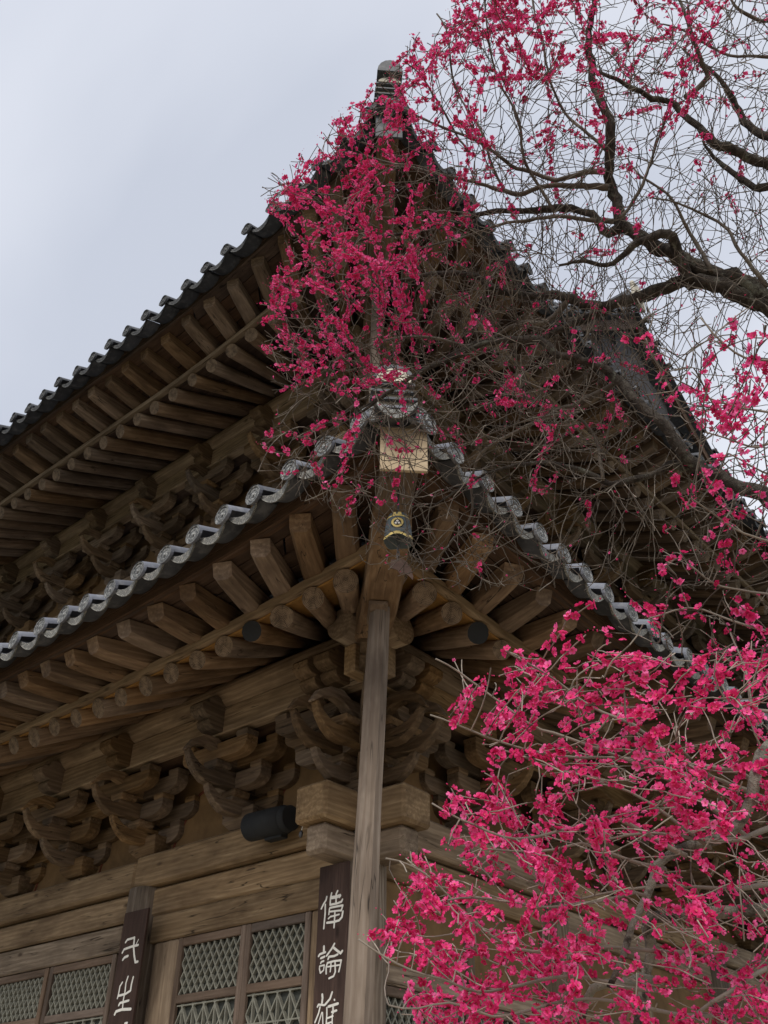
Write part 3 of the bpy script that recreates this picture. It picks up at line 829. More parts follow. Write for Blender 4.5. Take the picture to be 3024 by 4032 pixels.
            if o-0.45 > o_top:
                b0 = len(dv); kk = 7
                for q in range(no+1):
                    oq = o-0.42+(o_top-(o-0.42))*q/no
                    zq = roof_z(T, oq) + T.rise*tq(T, s, T.eave)*max(0, 1-(T.eave-oq)/4)
                    for ai in range(kk):
                        a_ = math.pi*ai/(kk-1)
                        dv.append(P(sd, s+0.088*math.cos(a_), oq, zq+0.01+0.088*math.sin(a_)))
                for q in range(no):
                    for ai in range(kk-1):
                        a_ = b0+q*kk+ai; df.append((a_, a_+1, a_+kk+1, a_+kk))
                b0 = len(dv)      # pan channel surface
                for q in range(no+1):
                    oq = o-0.30+(o_top-(o-0.30))*q/no
                    zq = roof_z(T, oq) + T.rise*tq(T, s, T.eave)*max(0, 1-(T.eave-oq)/4)
                    for ds in (0.02, -sp-0.02): dv.append(P(sd, min(s+ds, oq), oq, zq-0.005))
                for q in range(no):
                    a_ = b0+q*2; df.append((a_, a_+1, a_+3, a_+2))
            s -= sp; j += 1
    rows = obj('roof_tile_rows', fixn(newmesh('roof_tile_rows', dv, df)), M['tile_dark_shaded' if dark else 'tile'], root)
    rows['kind'] = 'stuff'
    return root
LOW = build_roof(LO)
UPP = build_roof(UPR)

# hip rafters, seen from below at the corner
def hip(T, a0, pts, wd, ht, name, mat='rafter', parent=None):
    rings = []
    for (a, zb) in pts:
        dl = 0.05*max(0.0, (a-0.9)/1.9) if T is LO else 0.0
        c = Vector((a+dl, -a+dl, zb)); n = Vector((1, 1, 0)).normalized()
        ch = 0.025
        rings.append([c+n*x+Vector((0, 0, z)) for x, z in ((-wd/2, ht), (wd/2, ht), (wd/2, ch), (wd/2-ch, 0), (-wd/2+ch, 0), (-wd/2, ch))])
    me_ = loft(name, rings, smooth=False); mw = frame((pts[0][0], -pts[0][0], pts[0][1]), (1, -1, 0)); me_.transform(mw.inverted())
    o = obj(name, me_, M[mat]); o.matrix_basis = mw; o.parent = parent or HALL
    return o
hip(LO, 0, [(-0.8, 6.85), (0.3, 6.38), (0.6, 6.24), (0.95, 6.07), (1.45, 5.95), (1.8, 5.97), (2.05, 6.04), (2.24, 6.13)], 0.33, 0.30, 'hip_rafter', parent=LOW)
hip(LO, 0, [(1.5, 6.27), (2.0, 6.275), (2.4, 6.27), (2.74, 6.30)], 0.30, 0.24, 'hip_rafter', parent=LOW)
hip(UPR, 0, [(-2.2, 12.65), (-1.0, 12.12), (-0.4, 11.92), (0.3, 11.86), (0.9, 11.95), (1.3, 12.12)], 0.30, 0.32, 'hip_rafter', parent=UPP)
hip(UPR, 0, [(0.4, 12.2), (1.0, 12.27), (1.5, 12.36), (1.85, 12.46)], 0.26, 0.25, 'hip_rafter', parent=UPP)
def end_board(a, zb, zt, wd, mat, parent, lean=0.06):
    dl = 0.055 if parent is LOW else 0.0
    c = Vector((a+dl, -a+dl, (zb+zt)/2)); mw = frame(c, (1, -1, 0))
    me_ = boxmesh('hip_end_board', 0.03, wd, zt-zb, 0.006)
    o = obj('hip_end_board', me_, M[mat]); o.matrix_basis = mw @ Matrix.Rotation(-lean, 4, 'Y'); o.parent = parent; return o
end_board(2.78, 6.13, 6.58, 0.37, 'pale_wood', LOW)
end_board(1.89, 12.34, 12.86, 0.34, 'tile_dark_shaded', UPP)

# hip ridges: stacked tiles and mortar with a rounded end
def hip_ridge(T, a0, a1, wd, parent, base_z, hs=1.0, mo='mortar'):
    def course(name, mat, wq, z0, z1, a_s, arch=False):
        rings = []; n = Vector((1, 1, 0)).normalized()
        for q in range(9):
            a = a_s+(a1-a_s)*q/8
            zb = base_z(a)
            if arch: sec = [(wq/2*math.cos(x), z0+(z1-z0)*math.sin(x)) for x in [math.pi*j/8 for j in range(9)]]
            else: sec = [(wq/2, z0), (wq/2, z1), (-wq/2, z1), (-wq/2, z0)]
            rings.append([Vector((a, -a, zb+z))+n*x for x, z in sec])
        o = obj(name, fixn(loft(name, rings, smooth=arch)), M[mat]); o.parent = parent
    zz0 = -0.08
    for k in range(5):
        h = (0.085-0.006*k)*hs
        course('ridge_mortar', mo, wd-0.015*k, zz0, zz0+h, a0-0.03-0.012*k)
        course('ridge_tile_course', 'tile' if k < 2 else 'tile_dark_shaded', wd+0.06-0.015*k, zz0+h+0.001, zz0+h+0.024, a0-0.01*k)
        zz0 += h+0.026
    course('ridge_mortar', mo, wd-0.06, zz0, zz0+(0.15 if hs < 1.2 else 0.06)*hs, a0-0.03, True)
    course('ridge_cap_tile', 'tile_dark_shaded', wd-0.02, zz0+0.09*hs, zz0+0.24*hs, a0-(0.07 if hs < 1.2 else -0.02), True)
lowridge = lambda a: roof_z(LO, a)+LO.rise*max(0, 1-(LO.eave-a)/4)+0.02
upridge = lambda a: roof_z(UPR, a)+UPR.rise*max(0, 1-(UPR.eave-a)/4)+0.02
hip_ridge(LO, 2.76, UP_O+0.1, 0.36, LOW, lowridge)
hip_ridge(UPR, 1.90, 0.25, 0.36, UPP, upridge, 1.75, 'mortar_grey')
# corner tiles where both eaves meet
for T, root, dk in ((LO, LOW, False), (UPR, UPP, True)):
    a = T.eave+T.flare; z = T.zeave+T.rise
    cm = cap_tile_mesh('cap_tile', dk); pm = pan_tile_mesh('pan_tile', 0.34, dk)
    pm_ = obj('pan_tile', pm, None, None, frame((a-0.07, -a+0.07, z-0.01), (-1, 1, 0.36))); pm_.parent = root
    for sgn in (0, 1):
        dd = (-0.30, 0.06) if sgn == 0 else (-0.06, 0.30)
        t_ = obj('cap_tile', cm, None, None, frame((a+dd[0]+0.0, -a+dd[1], z+0.02), (-0.75, 1, 0.36) if sgn == 0 else (-1, 0.75, 0.36))); t_.parent = root

# upper gable above the right-hand eave
GX, GY = 0.15, 9.4
def gz(y): return roof_z(UPR, -y)
apex = gz(GY)
npl = 22
for q in range(npl):
    y0 = 0.6+(2*GY-1.2)*q/npl; y1 = 0.6+(2*GY-1.2)*(q+1)/npl-0.02
    zt = min(gz(min(y0, 2*GY-y0)), gz(min(y1, 2*GY-y1))) - 0.25
    yb = (y0+y1)/2; zb = 13.0+random.uniform(-0.1, 0.1)
    if zt > zb+0.2:
        c = Vector((GX-0.25+random.uniform(-0.01, 0.01), yb, (zt+zb)/2))
        obj('gable_plank', boxmesh('gable_plank', zt-zb, 0.03, y1-y0, 0.005), M['tin'], None, frame(c, (0, 0, 1), (0, 1, 0))).parent = UPP
for side_ in (0, 1):
    for nm, mat, xo, zo, wx, hz in (('barge_board', 'plank', 0.0, -0.32, 0.07, 0.34), ('rake_tile_course', 'tile_dark_shaded', -0.15, -0.02, 0.6, 0.05), ('rake_tile_course', 'tile', -0.12, 0.06, 0.5, 0.05), ('rake_mortar', 'mortar', -0.2, 0.14, 0.4, 0.08), ('rake_cap_tile', 'tile_dark_shaded', -0.2, 0.24, 0.36, 0.14)):
        rings = []
        for q in range(13):
            y = 1.2+(GY-1.2)*q/12; z = gz(y)+zo; yy = y if side_ == 0 else 2*GY-y
            rings.append([(GX+xo+wx/2, yy, z-hz/2), (GX+xo+wx/2, yy, z+hz/2), (GX+xo-wx/2, yy, z+hz/2), (GX+xo-wx/2, yy, z-hz/2)])
        obj(nm, fixn(loft(nm, rings, smooth=False)), M[mat], UPP)
capm = cap_tile_mesh('rake_end_tile', True)
for q in range(34):
    y = 1.4+(GY-1.4)*2*q/33; yy = min(y, 2*GY-y)
    obj('rake_end_tile', capm, None, None, frame((GX+0.22, y, gz(yy)+0.05), (-1, 0, 0.15))).parent = UPP
# back slope of the upper roof and main ridge
bv = []
for q in range(9):
    y = GY+(GY+2)*q/8; z = gz(2*GY-y)
    bv += [(GX-0.1, y, z), (-18, y, z)]
obj('back_roof_slope', fixn(newmesh('back_roof_slope', bv, [(2*q, 2*q+1, 2*q+3, 2*q+2) for q in range(8)])), M['tile_dark_shaded'], UPP)
beam('main_ridge', (GX+0.1, GY, apex+0.35), (-18, GY, apex+0.35), 0.5, 0.7, M['tile_dark_shaded'], None, 0.05).parent = UPP
obj('ridge_end_tile', boxmesh('ridge_end_tile', 0.12, 0.5, 0.8, 0.06, 2), M['mortar'], None, frame((GX+0.2, GY, apex+0.5), (1, 0, 0))).parent = UPP

# ------------------------------------------------------------------ things hung on or standing by the hall
# grey support post under the hip rafter
pa, pb = Vector((1.39, -1.575, PLAT+0.18)), Vector((1.53, -1.50, 5.955))
rings = []
for i in range(9):
    f = i/8; c = pa.lerp(pb, f)-pa; r = 0.104-0.016*f+0.003*math.sin(i*2.1)
    L = (pb-pa).length*f
    ring = []
    for a in [math.pi/4*j+math.pi/8 for j in range(8)]:
        q = 1.0 if True else 0
        ring.append((L, r*1.04*math.cos(a)*(1+0.10*abs(math.cos(a))), r*1.04*math.sin(a)*(1+0.10*abs(math.sin(a)))))
    rings.append(ring)
POST = empty('support_post', (1.39, -1.575, PLAT))
tag(POST, 'tall silver grey wooden post propping the lower roof corner', 'post', 'hip support posts')
def child(root, name, me_, mat, mw):
    o = obj(name, me_, mat); o.parent = root
    o.matrix_basis = Matrix.Translation(root.location).inverted() @ mw if root.type == 'EMPTY' else mw
    return o
child(POST, 'shaft', loft('shaft', rings, smooth=False), M['post'], frame(pa, pb-pa, (1, 1, 0)))
child(POST, 'base_stone', block_mesh(0.42, 0.18), M['stone'], Matrix.Translation((1.39, -1.575, PLAT+0.09)) @ Matrix.Rotation(math.pi, 4, 'X') @ Matrix.Translation((0, 0, -0.09)))
child(POST, 'head_block', prism('head_block', [(-0.17, 0.0), (0.10, 0.0), (0.16, 0.03), (0.17, 0.065), (-0.17, 0.065)], 0.17), M['rafter'], frame((1.50, -1.50, 5.885), (1, -1, 0.0)))
# the upper one stands on the lower hip
pa, pb = Vector((0.35, -0.35, lowridge(0.35)+0.2)), Vector((0.33, -0.33, 11.86))
POST2 = empty('support_post', pa)
tag(POST2, 'short grey wooden post standing on the lower hip ridge under the upper corner', 'post', 'hip support posts')
child(POST2, 'shaft', boxmesh('shaft', (pb-pa).length, 0.13, 0.13, 0.015, x0=0), M['post'], frame(pa, pb-pa, (1, 1, 0)))

# --- vertical signboards with white brush lettering
def signboard(label, o_plane, corners, strokes, depth_pts):
    """corners: board outline pixels at the top; strokes traced on the board plane"""
    (tlx, tly), (trx, try_) = corners
    tl = on_y(tlx, tly, -o_plane); tr = on_y(trx, try_, -o_plane)
    wd = tr[0]-tl[0]; cx = (tl[0]+tr[0])/2; zt = (tl[2]+tr[2])/2; zb = 1.55
    root = empty('vertical_signboard', (cx, -o_plane+0.015, zb)); tag(root, label, 'signboard', 'pillar signboards')
    child(root, 'board', boxmesh('board', zt-zb, wd, 0.03, 0.004), M['sign'], frame((cx, -o_plane+0.017, (zt+zb)/2), (0, 0, 1), (0, 1, 0)))
    for sgn in (-1, 1):
        pass
    for ch in strokes:
        v, f = [], []; lay = 0.0008
        for pl, wpx in ch:
            pts = [on_y(x, y, -o_plane) for x, y in pl]
            d = (pts[0]-CAM) @ CF
            w2 = wpx*d/FPX/2
            q2 = []
            for p in pts: q2.append((p[0], p[2]))
            lay += 0.0003
            # one outline polygon per stroke segment, rounded joints
            for i, (x, z) in enumerate(q2):
                rr = w2*(0.92 if i in (0, len(q2)-1) else 1.0)
                b0 = len(v); v += [(x+rr*math.cos(a), -o_plane-lay-0.00012*i, z+rr*math.sin(a)) for a in [2*math.pi*j/10 for j in range(10)]]
                f.append(tuple(b0+j for j in range(10)))
            for i in range(len(q2)-1):
                (x0, z0), (x1, z1) = q2[i], q2[i+1]; L = math.hypot(x1-x0, z1-z0)
                if L < 1e-6: continue
                nx, nz = -(z1-z0)/L*w2, (x1-x0)/L*w2
                b0 = len(v); yy = -o_plane-lay-0.00005-0.00012*i
                v += [(x0+nx, yy, z0+nz), (x0-nx, yy, z0-nz), (x1-nx, yy, z1-nz), (x1+nx, yy, z1+nz)]; f.append((b0, b0+1, b0+2, b0+3))
        child(root, 'painted_character', newmesh('painted_character', v, f), M['white'], Matrix.Identity(4))
def T_(ox, oy, k, ch): return [([(ox+x*k, oy+y*k) for x, y in pl], w_*k) for pl, w_ in ch]
KA = 200/1475
WEI = [([(495, 375), (475, 470), (405, 580), (335, 725)], 58), ([(452, 600), (448, 850), (425, 1100), (408, 1300)], 58), ([(638, 270), (605, 400), (592, 615)], 56), ([(812, 205), (768, 300), (765, 560)], 60),
       ([(620, 405), (760, 385), (885, 345)], 95), ([(885, 310), (872, 400)], 46), ([(598, 610), (800, 570), (925, 520), (955, 455)], 62),
       ([(590, 700), (770, 662), (965, 625)], 58), ([(965, 630), (915, 785)], 56), ([(580, 720), (560, 890)], 52), ([(600, 810), (760, 790), (905, 775)], 52), ([(548, 1015), (610, 955), (730, 930), (862, 890)], 50), ([(738, 800), (730, 1000), (712, 1275)], 58), ([(505, 1135), (700, 1110), (860, 1065), (945, 965), (970, 805)], 66)]
LUN = [([(412, -40), (410, 110)], 76), ([(255, 245), (290, 190), (455, 125)], 62), ([(322, 305), (435, 255)], 62), ([(318, 452), (340, 410), (410, 382)], 52), ([(290, 535), (425, 502), (405, 650), (312, 735), (285, 620), (290, 535)], 44),
       ([(722, -120), (640, 30), (492, 235)], 62), ([(690, -10), (820, 100), (900, 160), (950, 92)], 72), ([(535, 335), (560, 262), (720, 240), (818, 190)], 62), ([(482, 755), (482, 560), (520, 440), (700, 390), (925, 362)], 58), ([(918, 375), (882, 560), (850, 695)], 54), ([(622, 440), (620, 560), (600, 695)], 50), ([(742, 400), (748, 700), (700, 825), (565, 890)], 58), ([(520, 555), (880, 500)], 44)]
XIO = [([(362, 1355), (372, 1450), (355, 1600)], 72), ([(222, 1715), (255, 1650), (430, 1665)], 58), ([(300, 1720), (258, 1900), (152, 2170)], 54), ([(350, 1880), (300, 2050), (248, 2230)], 44), ([(375, 1880), (385, 2230)], 44), ([(655, 1290), (592, 1480), (450, 1650)], 68), ([(500, 1740), (500, 1950), (480, 2240)], 54), ([(545, 1710), (700, 1660), (825, 1620)], 74), ([(718, 1505), (728, 1520)], 56), ([(682, 1720), (682, 1900)], 66), ([(645, 1865), (785, 1820)], 66), ([(520, 2045), (680, 1985)], 52), ([(500, 2205), (660, 2150)], 48), ([(662, 1950), (660, 2240)], 48)]
KC = 200/1189
YI = [([(562, 302), (605, 240), (770, 190)], 50), ([(772, 185), (752, 400), (765, 600), (792, 765), (850, 752)], 56), ([(488, 545), (530, 465), (700, 402), (858, 362)], 54), ([(868, 232), (815, 340)], 26), ([(498, 712), (540, 655), (622, 618)], 58)]
SHENG = [([(490, 1235), (432, 1330), (402, 1500), (372, 1612)], 44), ([(622, 1100), (572, 1250), (552, 1450), (512, 1650), (492, 1850)], 44), ([(745, 1112), (702, 1280), (680, 1430), (562, 1510), (400, 1552)], 52), ([(405, 1775), (432, 1722), (640, 1662)], 52), ([(308, 1990), (342, 1920), (480, 1872), (688, 1862)], 62)]
HONG = [([(545, 2200), (600, 2185), (560, 2260)], 50)]
signboard('dark brown pillar board lettered in white beside the grey prop post', 0.40, ((1259, 3415), (1373, 3388)), [T_(1220, 3480, KA, WEI), T_(1220, 3732, KA, LUN), T_(1220, 3732, KA, XIO)], None)
signboard('dark brown lettered pillar board between two lattice door bays', 0.40, ((492, 3593), (584, 3576)), [T_(400, 3660, KC, YI), T_(400, 3660, KC, SHENG), T_(400, 3660, KC, HONG)], None)

# --- black cylindrical floodlight on the plate beam
fl = empty('floodlight', (-1.0, -0.30, Z_PY1)); tag(fl, 'black cylindrical floodlight lying on the plate beam beside the corner', 'floodlight')
a, e = Vector(on_y(1000, 3255, -0.40)), Vector(on_y(1160, 3217, -0.40))
ax = (e-a).normalized(); rr = 0.145
rings = []
for x, r in ((-0.05, rr*0.99), (-0.05, rr), (0.47, rr), (0.47, rr*0.97), (0.49, rr*0.9), (0.56, rr*0.88)):
    rings.append([(x, r*math.cos(t), r*math.sin(t)) for t in [2*math.pi*j/28 for j in range(28)]])
child(fl, 'housing', loft('housing', rings), M['black'], frame(a+Vector((0.0, 0, 0)), ax))
child(fl, 'mounting_foot', boxmesh('mounting_foot', 0.25, 0.10, 0.05, 0.006), M['black'], frame(a+ax*0.30+Vector((0, 0.05, -0.145)), (1, 0, 0)))
pc = Vector(on_y(1192, 3240, -0.62))
wt = empty('hanging_weight', pc); tag(wt, 'small white cord with a lead weight under the beam end', 'weight')
child(wt, 'cord', tube_along('cord', [pc+Vector((0.0, 0.02, 0.02)), pc+Vector((0.004, 0, -0.03)), pc+Vector((-0.01, 0, -0.075))], [0.006, 0.006, 0.005], 6), M['white'], Matrix.Identity(4))
child(wt, 'lead', tube_along('lead', [pc+Vector((-0.01, 0, -0.07)), pc+Vector((-0.014, 0, -0.09)), pc+Vector((-0.018, 0, -0.12)), pc+Vector((-0.02, 0, -0.14))], [0.006, 0.018, 0.02, 0.006], 8), M['iron'], Matrix.Identity(4))

# --- wind bell under the hip rafter
bx = 2.43
top = Vector(on_y(1568, 2030, -bx))
bell = empty('wind_bell', top); tag(bell, 'blue grey wind bell with yellow rim and three dot emblem', 'bell')
BH, BR = 0.30, 0.125
BS = Matrix.Scale(0.90, 4)
prof = [(0.0, 0.0), (0.0, 0.055), (-0.02, 0.088), (-0.075, 0.103), (-0.13, 0.112), (-0.20, 0.120), (-BH, BR)]
def ring_pts(z, r, k=28): return [(r*math.cos(2*math.pi*j/k), r*math.sin(2*math.pi*j/k), z) for j in range(k)]
rot = Matrix.Rotation(math.radians(33), 4, 'Z') @ BS
bm_ = Matrix.Translation(top) @ rot
def scal(j, k=28): return 0.028*abs(math.cos(2*j*math.pi/k*2))**0.8
rings = []
for z, r in prof[1:]:
    rg = ring_pts(z, r)
    if z == -BH: rg = [(x, y, zz+scal(j)) for j, (x, y, zz) in enumerate(rg)]
    rings.append(rg)
rings.append([(x*0.93, y*0.93, z) for x, y, z in rings[-1]]); rings.append(ring_pts(-0.06, 0.085))
child(bell, 'body', loft('body', rings), M['bell'], bm_)
# yellow rim band and shoulder bands follow the body
band = []
for dz, dr in ((0.0, 0.002), (0.026, 0.001)):
    band.append([((BR+dr-dz*0.05)*math.cos(2*math.pi*j/28), (BR+dr-dz*0.05)*math.sin(2*math.pi*j/28), -BH+scal(j)+dz) for j in range(28)])
child(bell, 'rim_band', loft('rim_band', band, caps=False), M['yellow'], bm_)
child(bell, 'shoulder_band', loft('shoulder_band', [ring_pts(-0.074, 0.1055), ring_pts(-0.058, 0.1015)], caps=False), M['yellow'], bm_)
for k in range(4):
    a0 = k*math.pi/2
    child(bell, 'shoulder_panel', loft('shoulder_panel', [[((0.094+dr)*math.cos(a0+t), (0.094+dr)*math.sin(a0+t), z) for t in (-0.42, -0.3, 0.3, 0.42)] for z, dr in ((-0.057, 0.0085), (-0.022, -0.0025))], caps=False, closed=False), M['yellow'], bm_)
emb = bm_ @ Matrix.Rotation(math.radians(4), 4, 'Z') @ Matrix.Translation((0, -0.1185, -0.155)) @ Matrix.Rotation(math.radians(90-5), 4, 'X')
def disc(r, h, k=24): return loft('disc', [[(r*math.cos(2*math.pi*j/k), r*math.sin(2*math.pi*j/k), z) for j in range(k)] for z in (-0.02, h)], smooth=False)
for nm, r, h, mt_, xy in (('emblem_outline', 0.057, 0.003, 'black', (0, 0)), ('emblem_ring', 0.053, 0.0042, 'yellow', (0, 0)), ('emblem_centre', 0.033, 0.0054, 'black', (0, 0)), ('emblem_dot', 0.0105, 0.0066, 'white', (0, 0.014)), ('emblem_dot', 0.0105, 0.0066, 'white', (-0.0135, -0.009)), ('emblem_dot', 0.0105, 0.0066, 'white', (0.0135, -0.009))):
    child(bell, nm, disc(r, h), M[mt_], emb @ Matrix.Translation((xy[0], xy[1], 0)))
child(bell, 'hook', tube_along('hook', [top+Vector((0, 0, z)) + Vector((x, 0, 0)) for x, z in ((0, -0.01), (0.012, 0.03), (0.0, 0.06), (0.0, 0.12), (0, 0.25))], [0.008]*5, 8), M['iron'], Matrix.Identity(4))
for k in range(7):
    c = top+Vector((0, 0, -0.19-0.035*k)); hr = 0.012
    pts = [c+Vector((hr*math.cos(t)*(1 if k % 2 else 0), hr*math.cos(t)*(0 if k % 2 else 1), 0.024*math.sin(t))) for t in [2*math.pi*j/10 for j in range(11)]]
    child(bell, 'chain_link', tube_along('chain_link', pts, [0.0035]*11, 5), M['iron'], Matrix.Identity(4))
fish = [(-0.075, -0.005), (0.03, 0.0), (0.06, -0.03), (0.09, -0.09), (0.11, -0.17), (0.105, -0.20), (0.07, -0.16), (0.035, -0.135), (0.0, -0.145), (-0.02, -0.11), (-0.05, -0.095), (-0.085, -0.09)]
child(bell, 'clapper_plate', prism('clapper_plate', fish, 0.006, 0), M['sign'], frame(top+Vector((0.02, 0, -0.42)), (math.cos(YAW), math.sin(YAW), 0)) @ Matrix.Scale(0.92, 4))

# ------------------------------------------------------------------ red plum tree
TREE = empty('plum_tree', (6.35, -2.55, 0.0))
tag(TREE, 'old plum tree in deep pink blossom reaching in front of the hall', 'tree')
def cs2w(p): p = np.asarray(p); return CAM + p[..., 0:1]*CR + p[..., 1:2]*CU + p[..., 2:3]*CF
def px2cs(x, y, d): return np.array([(x-PW/2)/FPX*d, -(y-PH/2)/FPX*d, d])
def w2cs(pw): q = np.asarray(pw)-CAM; return np.array([q @ CR, q @ CU, q @ CF])
def cs2px(p): return PW/2+FPX*p[..., 0]/p[..., 2], PH/2-FPX*p[..., 1]/p[..., 2]

trunk_w = [(6.35, -2.55, -0.05), (6.36, -2.56, 0.25), (6.42, -2.62, 1.1), (6.36, -2.75, 2.0), (6.22, -2.78, 3.0), (6.28, -2.7, 3.9), (6.2, -2.75, 4.8)]
trunk_r = [0.30, 0.23, 0.19, 0.175, 0.16, 0.13, 0.10]
def smooth_poly(pts, n):
    pts = np.asarray(pts, float); k = len(pts)
    if k == 2: return np.linspace(pts[0], pts[1], n)
    pp = np.vstack([2*pts[0]-pts[1], pts, 2*pts[-1]-pts[-2]]); out = []
    L = np.linalg.norm(np.diff(pts, axis=0), axis=1); cum = np.concatenate([[0], np.cumsum(L)])
    for t in np.linspace(0, cum[-1], n):
        i = min(np.searchsorted(cum, t, 'right')-1, k-2); f = (t-cum[i])/max(1e-9, L[i])
        a, b_, c, d = pp[i], pp[i+1], pp[i+2], pp[i+3]
        out.append(0.5*((2*b_)+(-a+c)*f+(2*a-5*b_+4*c-d)*f*f+(-a+3*b_-3*c+d)*f**3))
    return np.array(out)
tw = smooth_poly(trunk_w, 26); tr_ = np.interp(np.linspace(0, 1, 26), np.linspace(0, 1, 7), trunk_r)
tw[1:, :2] += RNG.normal(0, 0.012, (25, 2))
def tree_part(name, me_, mat):
    o = obj(name, me_, mat); o.parent = TREE; o.location = -TREE.location; return o
tree_part('trunk', tube_along('trunk', tw, tr_, 14), M['bark'])

